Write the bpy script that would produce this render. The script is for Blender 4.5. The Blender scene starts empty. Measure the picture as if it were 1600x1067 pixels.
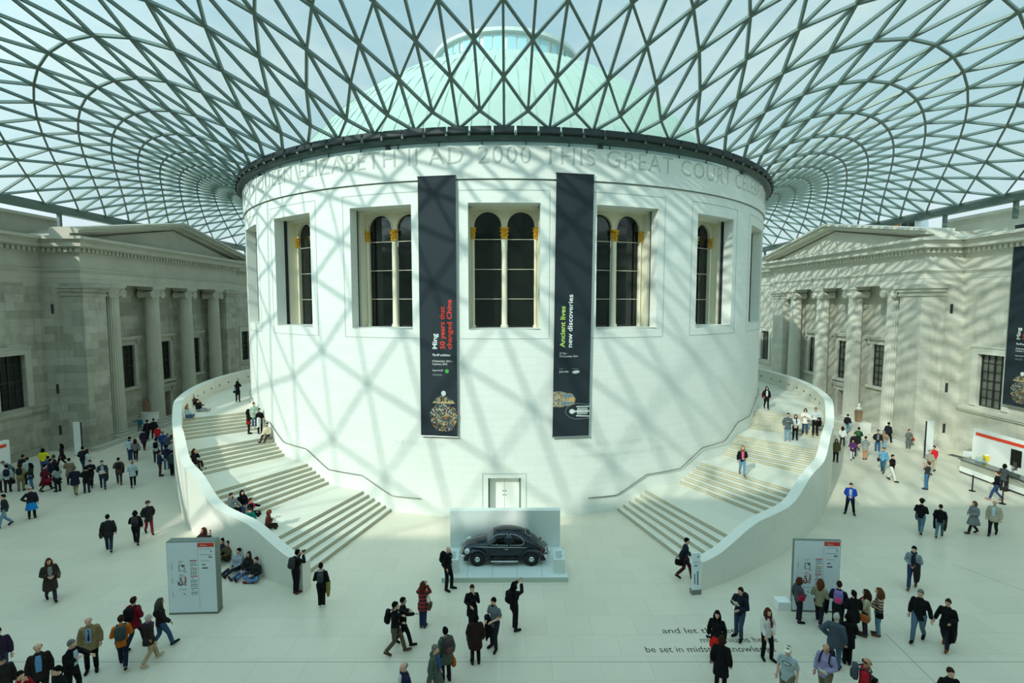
import bpy, bmesh, math, random
from mathutils import Vector, Matrix
random.seed(7)
PI = math.pi
C = bpy.context.scene.collection
sin, cos, rad = math.sin, math.cos, math.radians

# ---------------------------------------------------------------- camera
W, H = 1600.0, 1067.0
F = 797.0
CAM = Vector((0.18, -49.1, 11.7))
TILT, YAW, ROLL = rad(4.27), rad(0.49), rad(0.0)
cam_d = bpy.data.cameras.new('camera')
cam_d.sensor_width = 36.0
cam_d.lens = 36.0 * F / W
cam_d.clip_end = 600
cam = bpy.data.objects.new('camera', cam_d)
C.objects.link(cam)
cam.location = CAM
ROT = Matrix.Rotation(-YAW, 3, 'Z') @ Matrix.Rotation(PI / 2 - TILT, 3, 'X') @ Matrix.Rotation(ROLL, 3, 'Z')
cam.rotation_euler = ROT.to_euler()
bpy.context.scene.camera = cam


def ray(px, py):
    return (ROT @ Vector(((px - W / 2) / F, (H / 2 - py) / F, -1.0))).normalized()


def ground(px, py, z=0.0):
    d = ray(px, py)
    t = (z - CAM.z) / d.z
    return CAM + d * t


# ---------------------------------------------------------------- small helpers
def lin(c):
    out = []
    for v in c[:3]:
        v = v / 255.0
        out.append(v / 12.92 if v <= 0.04045 else ((v + 0.055) / 1.055) ** 2.4)
    return (out[0], out[1], out[2], 1.0)


def tag(o, label=None, cat=None, group=None, kind=None):
    if label: o['label'] = label
    if cat: o['category'] = cat
    if group: o['group'] = group
    if kind: o['kind'] = kind
    return o


def empty(name, loc=(0, 0, 0), rz=0.0, parent=None):
    o = bpy.data.objects.new(name, None)
    o.empty_display_size = 0.2
    o.location = loc
    o.rotation_euler = (0, 0, rz)
    if parent: o.parent = parent
    C.objects.link(o)
    return o


def link(name, me, parent=None):
    o = bpy.data.objects.new(name, me)
    C.objects.link(o)
    if parent: o.parent = parent
    return o


class MB:
    def __init__(s):
        s.v, s.f, s.m, s.uv = [], [], [], {}

    def face(s, pts, m=0, uvs=None):
        b = len(s.v)
        s.v.extend([tuple(p) for p in pts])
        s.f.append(tuple(range(b, b + len(pts))))
        s.m.append(m)
        if uvs: s.uv[len(s.f) - 1] = uvs

    def box(s, x0, x1, y0, y1, z0, z1, m=0):
        b = len(s.v)
        s.v += [(x0, y0, z0), (x1, y0, z0), (x1, y1, z0), (x0, y1, z0), (x0, y0, z1), (x1, y0, z1), (x1, y1, z1), (x0, y1, z1)]
        for q in ((0, 3, 2, 1), (4, 5, 6, 7), (0, 1, 5, 4), (1, 2, 6, 5), (2, 3, 7, 6), (3, 0, 4, 7)):
            s.f.append(tuple(b + i for i in q)); s.m.append(m)

    def bar(s, p, q, w, h, up=(0, 0, 1), m=0):
        p, q, up = Vector(p), Vector(q), Vector(up)
        d = q - p
        if d.length < 1e-6: return
        d.normalize()
        a = d.cross(up)
        if a.length < 1e-5: a = d.cross(Vector((1, 0, 0)))
        a.normalize()
        n = a.cross(d)
        a = a * (w / 2); n = n * (h / 2)
        b = len(s.v)
        for e in (p, q):
            s.v += [tuple(e - a - n), tuple(e + a - n), tuple(e + a + n), tuple(e - a + n)]
        for qd in ((0, 1, 5, 4), (1, 2, 6, 5), (2, 3, 7, 6), (3, 0, 4, 7), (3, 2, 1, 0), (4, 5, 6, 7)):
            s.f.append(tuple(b + i for i in qd)); s.m.append(m)

    def rings(s, rings, m=0, cap=True, close=False):
        n = len(rings[0]); b = len(s.v)
        for r in rings: s.v += [tuple(p) for p in r]
        k = len(rings)
        for i in range(k if close else k - 1):
            i2 = (i + 1) % k
            for j in range(n):
                j2 = (j + 1) % n
                s.f.append((b + i * n + j, b + i * n + j2, b + i2 * n + j2, b + i2 * n + j)); s.m.append(m)
        if cap and not close:
            s.f.append(tuple(b + j for j in reversed(range(n)))); s.m.append(m)
            s.f.append(tuple(b + (k - 1) * n + j for j in range(n))); s.m.append(m)

    def tube(s, pts, r, seg=8, m=0, close=False, rounded=False):
        pts = [Vector(p) for p in pts]
        k = len(pts)
        if not isinstance(r, (list, tuple)): r = [r] * k
        r = list(r)
        if rounded:
            d0 = (pts[0] - pts[1]).normalized(); d1 = (pts[-1] - pts[-2]).normalized()
            pts = [pts[0] + d0 * r[0] * .85, pts[0] + d0 * r[0] * .5] + pts + [pts[-1] + d1 * r[-1] * .5, pts[-1] + d1 * r[-1] * .85]
            r = [r[0] * .4, r[0] * .82] + r + [r[-1] * .82, r[-1] * .4]
            k = len(pts)
        rs = []
        prev = None
        for i in range(k):
            if close:
                d = pts[(i + 1) % k] - pts[i - 1]
            else:
                d = pts[min(i + 1, k - 1)] - pts[max(i - 1, 0)]
            if d.length < 1e-9: d = Vector((0, 0, 1))
            d.normalize()
            if prev is None:
                a = d.cross(Vector((0, 0, 1)))
                if a.length < 0.05: a = d.cross(Vector((1, 0, 0)))
            else:
                a = prev - d * prev.dot(d)
                if a.length < 1e-4: a = d.cross(Vector((1, 0, 0)))
            a.normalize(); prev = a
            b = d.cross(a)
            rs.append([pts[i] + (a * cos(2 * PI * j / seg) + b * sin(2 * PI * j / seg)) * r[i] for j in range(seg)])
        s.rings(rs, m, cap=not close, close=close)

    def lathe(s, prof, seg=24, c=(0, 0, 0), m=0, rmod=None, cap=True):
        rs = []
        for (r, z) in prof:
            ring = []
            for j in range(seg):
                a = 2 * PI * j / seg
                rr = r * (rmod(a, z) if rmod else 1)
                ring.append((c[0] + rr * cos(a), c[1] + rr * sin(a), c[2] + z))
            rs.append(ring)
        s.rings(rs, m, cap=cap)

    def ell(s, c, rx, ry, rz, seg=12, rows=8, m=0, M=None):
        rs = []
        c = Vector(c)
        for i in range(1, rows):
            t = PI * i / rows
            ring = []
            for j in range(seg):
                a = 2 * PI * j / seg
                p = Vector((rx * sin(t) * cos(a), ry * sin(t) * sin(a), -rz * cos(t)))
                if M: p = M @ p
                ring.append(c + p)
            rs.append(ring)
        b = len(s.v)
        s.rings(rs, m, cap=False)
        n = seg; k = len(rs)
        for sg, base in ((-1, 0), (1, (k - 1) * n)):
            p = Vector((0, 0, sg * rz))
            if M: p = M @ p
            s.v.append(tuple(c + p)); ix = len(s.v) - 1
            for j in range(n):
                j2 = (j + 1) % n
                s.f.append((ix, b + base + j2, b + base + j) if sg < 0 else (ix, b + base + j, b + base + j2)); s.m.append(m)

    def prism(s, poly, d0, d1, axis='y', m=0):
        def P(u, v, d):
            return (u, d, v) if axis == 'y' else ((d, u, v) if axis == 'x' else (u, v, d))
        n = len(poly); b = len(s.v)
        s.v += [P(u, v, d0) for u, v in poly] + [P(u, v, d1) for u, v in poly]
        s.f.append(tuple(range(b, b + n))); s.m.append(m)
        s.f.append(tuple(reversed(range(b + n, b + 2 * n)))); s.m.append(m)
        for i in range(n):
            j = (i + 1) % n
            s.f.append((b + j, b + i, b + n + i, b + n + j)); s.m.append(m)

    def add_mesh(s, verts, faces, m=0):
        b = len(s.v)
        s.v += [tuple(v) for v in verts]
        for f in faces:
            s.f.append(tuple(b + i for i in f)); s.m.append(m)

    def xf(s, fn):
        s.v = [tuple(fn(Vector(v))) for v in s.v]
        return s

    def mirror_x(s, sg):
        if sg < 0:
            s.v = [(-v[0], v[1], v[2]) for v in s.v]
            s.f = [tuple(reversed(f)) for f in s.f]
            s.uv = {k: list(reversed(u)) for k, u in s.uv.items()}
        return s

    def mesh(s, name, mats, smooth=False, fix=True, autosmooth=None):
        me = bpy.data.meshes.new(name)
        me.from_pydata(s.v, [], s.f)
        if not isinstance(mats, (list, tuple)): mats = [mats]
        for mt in mats: me.materials.append(mt)
        me.polygons.foreach_set('material_index', s.m)
        if s.uv:
            ul = me.uv_layers.new(name='UVMap')
            for pi_, uvs in s.uv.items():
                for li, uv in zip(me.polygons[pi_].loop_indices, uvs): ul.data[li].uv = uv
        if fix:
            bm = bmesh.new(); bm.from_mesh(me)
            bmesh.ops.recalc_face_normals(bm, faces=bm.faces)
            bm.to_mesh(me); bm.free()
        if smooth:
            me.polygons.foreach_set('use_smooth', [True] * len(me.polygons))
            if autosmooth: me.set_sharp_from_angle(angle=rad(autosmooth))
        me.update()
        return me

    def build(s, name, mats, parent=None, smooth=False, fix=True, autosmooth=None):
        return link(name, s.mesh(name, mats, smooth, fix, autosmooth), parent)


# ---------------------------------------------------------------- materials
MATS = {}


def nmat(name):
    m = bpy.data.materials.new(name)
    m.use_nodes = True
    nt = m.node_tree
    return m, nt, nt.nodes['Principled BSDF']


def plain(name, col, rough=0.6, metal=0.0, var=0.06, scale=6.0, spec=0.5, emit=0.0, coat=0.0, bump=0.0):
    """flat colour with a soft noise variation"""
    key = name
    if key in MATS: return MATS[key]
    m, nt, b = nmat(name)
    N = nt.nodes
    tc = N.new('ShaderNodeTexCoord')
    no = N.new('ShaderNodeTexNoise'); no.inputs['Scale'].default_value = scale; no.inputs['Detail'].default_value = 4
    mx = N.new('ShaderNodeMix'); mx.data_type = 'RGBA'
    c = lin(col)
    mx.inputs[6].default_value = tuple(max(0, v * (1 - var)) for v in c[:3]) + (1,)
    mx.inputs[7].default_value = tuple(min(1, v * (1 + var)) for v in c[:3]) + (1,)
    nt.links.new(tc.outputs['Object'], no.inputs['Vector'])
    nt.links.new(no.outputs['Fac'], mx.inputs[0])
    nt.links.new(mx.outputs[2], b.inputs['Base Color'])
    b.inputs['Roughness'].default_value = rough
    b.inputs['Metallic'].default_value = metal
    b.inputs['Specular IOR Level'].default_value = spec
    if coat: b.inputs['Coat Weight'].default_value = coat; b.inputs['Coat Roughness'].default_value = .06
    if emit:
        nt.links.new(mx.outputs[2], b.inputs['Emission Color']); b.inputs['Emission Strength'].default_value = emit
    if bump:
        bp = N.new('ShaderNodeBump'); bp.inputs['Strength'].default_value = bump; bp.inputs['Distance'].default_value = .02
        nt.links.new(no.outputs['Fac'], bp.inputs['Height']); nt.links.new(bp.outputs['Normal'], b.inputs['Normal'])
    MATS[key] = m
    return m


def stone(name, base, alt, joint, bw, bh, mortar=.008, coords='obj', var=.5, rough=.75, swap=None, stain=0.0, staincol=(90, 85, 65), spec=.3, squash=.5):
    """coursed stone: brick pattern (block tone varies) plus weathering noise"""
    if name in MATS: return MATS[name]
    m, nt, b = nmat(name)
    N, L = nt.nodes, nt.links
    tc = N.new('ShaderNodeTexCoord')
    sp = N.new('ShaderNodeSeparateXYZ'); cb = N.new('ShaderNodeCombineXYZ')
    if coords == 'uv':
        L.new(tc.outputs['UV'], sp.inputs[0]); L.new(sp.outputs[0], cb.inputs[0]); L.new(sp.outputs[1], cb.inputs[1])
    elif coords == 'wall':      # vertical walls: run along x+y, courses along z
        L.new(tc.outputs['Object'], sp.inputs[0])
        ad = N.new('ShaderNodeMath'); ad.operation = 'ADD'
        L.new(sp.outputs[0], ad.inputs[0]); L.new(sp.outputs[1], ad.inputs[1])
        L.new(ad.outputs[0], cb.inputs[0]); L.new(sp.outputs[2], cb.inputs[1])
    else:
        L.new(tc.outputs['Object'], sp.inputs[0]); L.new(sp.outputs[0], cb.inputs[0]); L.new(sp.outputs[1], cb.inputs[1])
    br = N.new('ShaderNodeTexBrick')
    br.inputs['Color1'].default_value = lin(base); br.inputs['Color2'].default_value = lin(alt); br.inputs['Mortar'].default_value = lin(joint)
    br.inputs['Scale'].default_value = 1.0; br.inputs['Brick Width'].default_value = bw; br.inputs['Row Height'].default_value = bh
    br.inputs['Mortar Size'].default_value = mortar; br.inputs['Bias'].default_value = 0.0; br.offset = squash
    br.inputs['Mortar Smooth'].default_value = .2
    L.new(cb.outputs[0], br.inputs['Vector'])
    no = N.new('ShaderNodeTexNoise'); no.inputs['Scale'].default_value = .45; no.inputs['Detail'].default_value = 8; no.inputs['Roughness'].default_value = .65
    L.new(tc.outputs['Object'], no.inputs['Vector'])
    cr = N.new('ShaderNodeValToRGB')
    cr.color_ramp.elements[0].position = .35; cr.color_ramp.elements[0].color = (1 - var * .3,) * 3 + (1,)
    cr.color_ramp.elements[1].position = .65; cr.color_ramp.elements[1].color = (1, 1, 1, 1)
    L.new(no.outputs['Fac'], cr.inputs[0])
    mx = N.new('ShaderNodeMix'); mx.data_type = 'RGBA'; mx.blend_type = 'MULTIPLY'; mx.inputs[0].default_value = 1
    L.new(br.outputs['Color'], mx.inputs[6]); L.new(cr.outputs[0], mx.inputs[7])
    out = mx.outputs[2]
    if stain:
        n2 = N.new('ShaderNodeTexNoise'); n2.inputs['Scale'].default_value = 1.1; n2.inputs['Detail'].default_value = 10; n2.inputs['Roughness'].default_value = .7
        mp = N.new('ShaderNodeMapping'); mp.inputs['Scale'].default_value = (1.6, 1.6, .35)
        L.new(tc.outputs['Object'], mp.inputs[0]); L.new(mp.outputs[0], n2.inputs['Vector'])
        r2 = N.new('ShaderNodeValToRGB'); r2.color_ramp.elements[0].position = .5; r2.color_ramp.elements[1].position = .75
        L.new(n2.outputs['Fac'], r2.inputs[0])
        mu = N.new('ShaderNodeMath'); mu.operation = 'MULTIPLY'; mu.inputs[1].default_value = stain
        L.new(r2.outputs[0], mu.inputs[0])
        m2 = N.new('ShaderNodeMix'); m2.data_type = 'RGBA'
        L.new(mu.outputs[0], m2.inputs[0]); L.new(out, m2.inputs[6]); m2.inputs[7].default_value = lin(staincol)
        out = m2.outputs[2]
    L.new(out, b.inputs['Base Color'])
    b.inputs['Roughness'].default_value = rough
    b.inputs['Specular IOR Level'].default_value = spec
    MATS[name] = m
    return m


def glass_mat(name, tint, gloss=.07, grough=.03, gcol=(1, 1, 1)):
    if name in MATS: return MATS[name]
    m, nt, b = nmat(name)
    N, L = nt.nodes, nt.links
    N.remove(b)
    tr = N.new('ShaderNodeBsdfTransparent'); tr.inputs[0].default_value = tint + (1,)
    gl = N.new('ShaderNodeBsdfGlossy'); gl.inputs['Color'].default_value = gcol + (1,); gl.inputs['Roughness'].default_value = grough
    mx = N.new('ShaderNodeMixShader'); mx.inputs[0].default_value = gloss
    L.new(tr.outputs[0], mx.inputs[1]); L.new(gl.outputs[0], mx.inputs[2])
    L.new(mx.outputs[0], N['Material Output'].inputs['Surface'])
    MATS[name] = m
    return m


M_DRUM = stone('drum_stone', (233, 236, 228), (230, 233, 224), (222, 226, 216), 1.15, .42, .012, 'uv', var=.12, rough=.7)
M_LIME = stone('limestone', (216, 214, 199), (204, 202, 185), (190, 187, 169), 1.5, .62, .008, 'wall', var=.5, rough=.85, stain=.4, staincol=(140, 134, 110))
M_LIMEWS = stone('limestone_weathered_shaded', (186, 184, 168), (158, 157, 140), (146, 144, 127), 1.5, .62, .008, 'wall', var=.7, rough=.85, stain=.5, staincol=(104, 98, 76))  # left facade: weathered stone, with the side's shade also put into a darker colour
M_LIMEWSP = plain('limestone_weathered_shaded_plain', (178, 176, 160), .85, var=.2, scale=.8)  # plain trim of the left facade, same shade mixed into its colour
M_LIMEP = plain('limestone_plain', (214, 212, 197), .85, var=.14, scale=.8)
M_FLOOR = stone('floor_stone', (222, 214, 192), (216, 209, 187), (194, 188, 168), 1.6, 1.1, .007, 'obj', var=.14, rough=.32, spec=.45)
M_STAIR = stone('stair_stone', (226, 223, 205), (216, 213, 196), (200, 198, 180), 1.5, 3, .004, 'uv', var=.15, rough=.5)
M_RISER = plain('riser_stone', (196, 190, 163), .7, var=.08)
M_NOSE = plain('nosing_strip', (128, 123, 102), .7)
M_PARA = stone('parapet_stone', (232, 231, 218), (226, 225, 212), (206, 206, 192), 2.4, 1.4, .006, 'uv', var=.12, rough=.6)
M_STEEL = plain('steel_green_grey', (98, 116, 108), .45, .15, .08, 3)
M_RING = plain('ring_dark_green', (58, 76, 72), .45, .2, .1, 3)
M_LOUV = plain('louvre_dark', (42, 50, 50), .5, .2, .15, 3)
M_GLASS = glass_mat('roof_glass', (.82, .90, .875), .04, .08)
M_CLERE = plain('clerestory_glass', (214, 238, 232), .15, 0, .05, 2)
M_COPPER = plain('pale_copper', (164, 184, 172), .8, 0, .08, .6)
M_COPRIB = plain('copper_seam', (150, 174, 160), .8)
M_LANT = plain('lantern_paint', (196, 206, 200), .6, var=.03)
M_WHITE = plain('white_paint', (240, 242, 236), .6, var=.03)
M_CREAM = plain('cream_paint', (232, 226, 200), .6, var=.04)
M_GOLD = plain('gilding', (226, 176, 66), .3, .8, .35, 30)
M_DGLASS = plain('dark_window_glass', (22, 28, 26), .06, 0, .3, .3, spec=.6)
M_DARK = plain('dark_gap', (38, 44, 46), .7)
M_GROOVE = plain('groove_shadow', (176, 186, 178), .8)
M_BLACK = plain('black_metal', (24, 24, 24), .5, .3)
M_SASH = plain('sash_dark', (40, 40, 36), .6)
M_PANE = plain('facade_pane', (104, 110, 100), .12, 0, .4, 1.2, spec=.6)
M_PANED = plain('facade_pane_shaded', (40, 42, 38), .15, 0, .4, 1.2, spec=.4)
M_BROWN = plain('brown_wood', (122, 74, 38), .5, 0, .2, 3)
# ================================================================ FLOOR
mb = MB(); mb.box(-46, 46, -60, 50, -.4, 0)
tag(mb.build('floor', M_FLOOR), kind='structure')

R = 22.0


def dp(a, r, z):      # point round the drum axis, a in degrees from south, positive east
    t = rad(a)
    return Vector((r * sin(t), -r * cos(t), z))


# ================================================================ DRUM
Z_TOP, Z_CORN, Z_SILL, Z_HEAD = 19.83, 18.1, 10.35, 16.95
WIN_AZ = [-54, -36, -18, 0, 18, 36, 54]
HW = 1.9
WD = math.degrees(math.asin(HW / R))
DOOR_HW, DOOR_H = .89, 2.23
DD = math.degrees(math.asin(DOOR_HW / R))
drum = tag(empty('wall_drum'), kind='structure')
az = set(-180 + i for i in range(361))
for w in WIN_AZ: az |= {w - WD, w + WD}
az |= {-DD, DD}
az = sorted(az)
zs = [0, DOOR_H, 5, Z_SILL, 13.2, Z_HEAD, Z_CORN]
mb = MB()
for i in range(len(az) - 1):
    a0, a1 = az[i], az[i + 1]; am = (a0 + a1) / 2
    if a1 - a0 < 1e-6: continue
    for k in range(len(zs) - 1):
        z0, z1 = zs[k], zs[k + 1]
        zm = (z0 + z1) / 2
        if Z_SILL < zm < Z_HEAD and any(abs(am - w) < WD for w in WIN_AZ): continue
        if zm < DOOR_H and abs(am) < DD: continue
        u0, u1 = rad(a0) * R, rad(a1) * R
        mb.face([dp(a0, R, z0), dp(a1, R, z0), dp(a1, R, z1), dp(a0, R, z1)], 0, [(u0, z0), (u1, z0), (u1, z1), (u0, z1)])
    # frieze band stands a little proud above a small shadowed step
    r2 = R + .09
    for (ra, za, rb, zb, mt) in ((R, Z_CORN, R - .05, Z_CORN, 1), (R - .05, Z_CORN, R - .05, Z_CORN + .07, 1), (R - .05, Z_CORN + .07, r2, Z_CORN + .07, 1), (r2, Z_CORN + .07, r2, Z_TOP, 0), (r2, Z_TOP, R - .6, Z_TOP, 0), (R - .6, Z_TOP, R - .6, Z_TOP - 1, 0)):
        mb.face([dp(a0, ra, za), dp(a1, ra, za), dp(a1, rb, zb), dp(a0, rb, zb)], mt, [(rad(a0) * R, za), (rad(a1) * R, za), (rad(a1) * R, zb), (rad(a0) * R, zb)])


def wloc(w, x, d, z):   # window-local point: x tangent (east), d depth inward from radius R, z
    t = rad(w)
    y = R - d
    return Vector((y * sin(t) + x * cos(t), -y * cos(t) + x * sin(t), z))


RX = R * cos(rad(WD))
for w in WIN_AZ:
    d0, d1, d2, d3 = R - RX, .72, 1.0, 1.72
    def q(mb_, pts, mt): mb_.face([wloc(w, *p) for p in pts], mt, [(p[1], p[2]) for p in pts])
    for sx in (-1, 1):
        x = sx * HW
        q(mb, [(x, d0, Z_SILL), (x, d1, Z_SILL), (x, d1, Z_HEAD), (x, d0, Z_HEAD)], 0)
    # head and sill soffits follow the curve roughly
    q(mb, [(-HW, 0, Z_SILL), (HW, 0, Z_SILL), (HW, 1.75, Z_SILL), (-HW, 1.75, Z_SILL)], 0)
    q(mb, [(-HW, 0, Z_HEAD), (HW, 0, Z_HEAD), (HW, 1.1, Z_HEAD), (-HW, 1.1, Z_HEAD)], 0)
# door reveal
for sx in (-1, 1):
    x = sx * DOOR_HW
    mb.face([wloc(0, x, .0, 0), wloc(0, x, .55, 0), wloc(0, x, .55, DOOR_H), wloc(0, x, .0, DOOR_H)], 0, [(0, 0), (.5, 0), (.5, 2), (0, 2)])
mb.face([wloc(0, -DOOR_HW, 0, DOOR_H), wloc(0, DOOR_HW, 0, DOOR_H), wloc(0, DOOR_HW, .55, DOOR_H), wloc(0, -DOOR_HW, .55, DOOR_H)], 0, [(0, 0), (1, 0), (1, .5), (0, .5)])
mb.build('cladding', [M_DRUM, M_GROOVE], drum)

# incised frame lines round the openings
mb = MB()


def arcstrip(mb_, a0, a1, z0, z1, r, n=None, m=0):
    n = n or max(1, int(abs(a1 - a0) / 1.0))
    for i in range(n):
        b0 = a0 + (a1 - a0) * i / n; b1 = a0 + (a1 - a0) * (i + 1) / n
        mb_.face([dp(b0, r, z0), dp(b1, r, z0), dp(b1, r, z1), dp(b0, r, z1)], m)


g = .035
for w, hw, zb, zt in [(w, 2.4, 9.8, 17.62) for w in WIN_AZ] + [(0, 1.19, 0, 2.48)]:
    ad = math.degrees(hw / R); ag = math.degrees(g / R)
    for sg in (-1, 1): arcstrip(mb, w + sg * ad - ag / 2, w + sg * ad + ag / 2, zb, zt, R + .012, 1)
    arcstrip(mb, w - ad, w + ad, zt - g, zt, R + .012)
    if zb > 1: arcstrip(mb, w - ad, w + ad, zb, zb + g, R + .012)
mb.build('frame_groove', M_GROOVE, drum)

# dark shadow gap + inner old wall round each window opening
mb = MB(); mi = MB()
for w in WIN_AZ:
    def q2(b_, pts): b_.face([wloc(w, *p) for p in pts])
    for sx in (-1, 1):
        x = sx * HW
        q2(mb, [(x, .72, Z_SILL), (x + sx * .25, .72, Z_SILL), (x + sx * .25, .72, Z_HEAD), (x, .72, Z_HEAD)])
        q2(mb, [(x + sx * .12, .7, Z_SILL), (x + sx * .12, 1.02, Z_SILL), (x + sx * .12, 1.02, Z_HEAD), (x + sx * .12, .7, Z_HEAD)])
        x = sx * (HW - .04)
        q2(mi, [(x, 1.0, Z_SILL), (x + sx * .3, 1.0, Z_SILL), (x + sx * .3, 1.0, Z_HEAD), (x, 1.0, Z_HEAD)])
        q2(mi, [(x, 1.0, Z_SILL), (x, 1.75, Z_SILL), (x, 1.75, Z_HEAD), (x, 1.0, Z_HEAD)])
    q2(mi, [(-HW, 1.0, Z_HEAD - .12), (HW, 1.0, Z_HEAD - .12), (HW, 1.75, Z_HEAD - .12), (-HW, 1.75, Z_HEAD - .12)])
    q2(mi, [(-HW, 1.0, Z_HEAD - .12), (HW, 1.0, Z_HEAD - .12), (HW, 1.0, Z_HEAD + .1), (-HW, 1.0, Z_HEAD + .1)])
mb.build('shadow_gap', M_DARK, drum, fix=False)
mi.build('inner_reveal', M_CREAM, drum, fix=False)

# windows: two round-headed lights, column mullion, gilt capitals
LW, MUL = 1.5, .34
SPR = 16.0
def window_meshes():
    fr, pa, ba, mu = MB(), MB(), MB(), MB()
    top, bot = Z_HEAD - .1, Z_SILL
    D = 0.0
    TH = .16
    def plate(u0, u1, v0, v1): fr.box(u0, u1, D - .02, D + TH, v0, v1)
    xs = []
    for sx in (-1, 1):
        c = sx * (MUL / 2 + LW / 2); r = LW / 2
        xs.append(c)
        n = 20
        for j in range(n):
            t0, t1 = PI * j / n, PI * (j + 1) / n
            p0 = (c + r * cos(t0), SPR + r * sin(t0)); p1 = (c + r * cos(t1), SPR + r * sin(t1))
            fr.prism([p0, p1, (p1[0], top), (p0[0], top)], D - .02, D + TH, 'y')
            # raised archivolt moulding
            e = 1.06
            fr.prism([p0, p1, (c + r * e * cos(t1), SPR + r * e * sin(t1)), (c + r * e * cos(t0), SPR + r * e * sin(t0))], D - .07, D, 'y')
        plate(min(sx * (MUL / 2 + LW), sx * (HW + .02)), max(sx * (MUL / 2 + LW), sx * (HW + .02)), bot, top)
        # slim jamb shaft
        fr.lathe([(.07, bot), (.07, 15.3)], 10, (sx * (MUL / 2 + LW + .05), -.06, 0))
        fr.lathe([(.12, bot), (.12, bot + .1), (.08, bot + .16)], 10, (sx * (MUL / 2 + LW + .05), -.06, 0))
        nb = 24
        pts = [(c + r, bot)] + [(c + r * cos(PI * j / nb), SPR + r * sin(PI * j / nb)) for j in range(nb + 1)] + [(c - r, bot)]
        pa.face([(u, D + .12, v) for u, v in pts])
        for zb in (11.95, 13.6, 15.25): ba.box(c - r, c + r, D + .07, D + .11, zb - .013, zb + .013)
    plate(-MUL / 2, MUL / 2, 15.3, top)
    mu.lathe([(.22, bot), (.22, bot + .12), (.16, bot + .2), (.15, 12), (.14, 15.3)], 16, (0, -.04, 0))
    mu.box(-.1, .1, -.02, .14, bot, 15.4)
    cp = MB()
    cp.lathe([(.14, 15.25), (.17, 15.3), (.13, 15.36), (.2, 15.5), (.13, 15.55), (.23, 15.7), (.16, 15.76), (.26, 15.84), (.26, 15.88), (.14, 15.91)], 48, (0, 0, 0), rmod=lambda a, z: 1 + (.2 if z < 15.82 else .1) * cos(8 * a))
    return fr, pa, ba, mu, cp
fr, pa, ba, mu, cp = window_meshes()
me_fr, me_pa, me_ba = fr.mesh('window_frame', M_CREAM), pa.mesh('window_pane', M_DGLASS), ba.mesh('window_bar', M_CREAM)
me_mu, me_cp = mu.mesh('window_mullion', M_CREAM, True, autosmooth=40), cp.mesh('window_capital', M_GOLD, True, autosmooth=50)
for i, w in enumerate(WIN_AZ):
    t = tag(empty('window_%d' % (i + 1), wloc(w, 0, 1.6, 0), rad(w)), kind='structure')
    link('frame', me_fr, t); link('pane', me_pa, t); link('glazing_bar', me_ba, t); link('mullion', me_mu, t)
    for x in (-MUL / 2 - LW - .06, 0, MUL / 2 + LW + .06):
        c = link('gilt_capital', me_cp, t); c.location = (x, -.06, 0)
        if x: c.scale = (.62, .62, 1)

# double door
dt = tag(empty('door_1', wloc(0, 0, .5, 0)), kind='structure')
for sx in (-1, 1):
    mb = MB(); mb.box(min(0, sx * .85) + (.008 if sx > 0 else 0), max(0, sx * .85) - (.008 if sx < 0 else 0), 0, .06, 0.01, DOOR_H)
    leaf = mb.build('door_leaf', M_WHITE, dt)
    mb = MB()
    for zz in (1.12, 1.35): mb.ell((sx * .07, -.02, zz), .03, .025, .03, 8, 6)
    mb.build('door_handle', M_BLACK, leaf)
mb = MB()
for sx in (-1, 1): mb.box(sx * .85 - .03, sx * .85 + .03, -.06, .02, 0, DOOR_H)
mb.build('door_frame', M_STEEL, dt)


# ---------------------------------------------------------------- text
def text_geo(s, size=1.0, align='LEFT', bold=0.0, extrude=0.0, spacing=1.0, line=1.0):
    cu = bpy.data.curves.new('txt', 'FONT')
    cu.body = s; cu.size = size; cu.align_x = align; cu.offset = bold; cu.extrude = extrude
    cu.space_character = spacing; cu.space_line = line; cu.resolution_u = 3
    o = bpy.data.objects.new('txt', cu)
    C.objects.link(o)
    dg = bpy.context.evaluated_depsgraph_get()
    me = bpy.data.meshes.new_from_object(o.evaluated_get(dg))
    v = [Vector(x.co) for x in me.vertices]; f = [tuple(p.vertices) for p in me.polygons]
    bpy.data.objects.remove(o); bpy.data.curves.remove(cu); bpy.data.meshes.remove(me)
    return v, f


def text_width(v): return (min(p.x for p in v), max(p.x for p in v))


# carved inscription round the top of the drum: '2000' sits on the axis
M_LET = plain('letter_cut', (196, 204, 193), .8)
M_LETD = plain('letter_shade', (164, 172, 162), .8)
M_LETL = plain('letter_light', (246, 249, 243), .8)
def serif_caps(mb_, pts_f, off, m):
    v, f = pts_f
    mb_.add_mesh([dp(math.degrees((p.x + off[0]) / (R + .09)), R + .09 + off[2], p.y + off[1]) for p in v], f, m)
ins = MB()
left, mid, right = 'HER MAJESTY QUEEN ELIZABETH II AD ', '2000', ' THIS GREAT COURT CELEBRATING THE NEW MILLENNIUM'
SZ = 1.30
vm = text_geo(mid, SZ, 'CENTER', -.012, 0, 1.12)
w0, w1 = text_width(vm[0])
vl = text_geo(left.rstrip(), SZ, 'RIGHT', -.012, 0, 1.12)
vr = text_geo(right.strip(), SZ, 'LEFT', -.012, 0, 1.12)
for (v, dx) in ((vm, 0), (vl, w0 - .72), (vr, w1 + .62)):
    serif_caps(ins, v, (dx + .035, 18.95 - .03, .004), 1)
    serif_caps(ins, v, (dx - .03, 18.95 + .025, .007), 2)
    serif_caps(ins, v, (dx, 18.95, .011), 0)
ins.build('carved_inscription', [M_LET, M_LETD, M_LETL], drum, fix=False)
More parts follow.
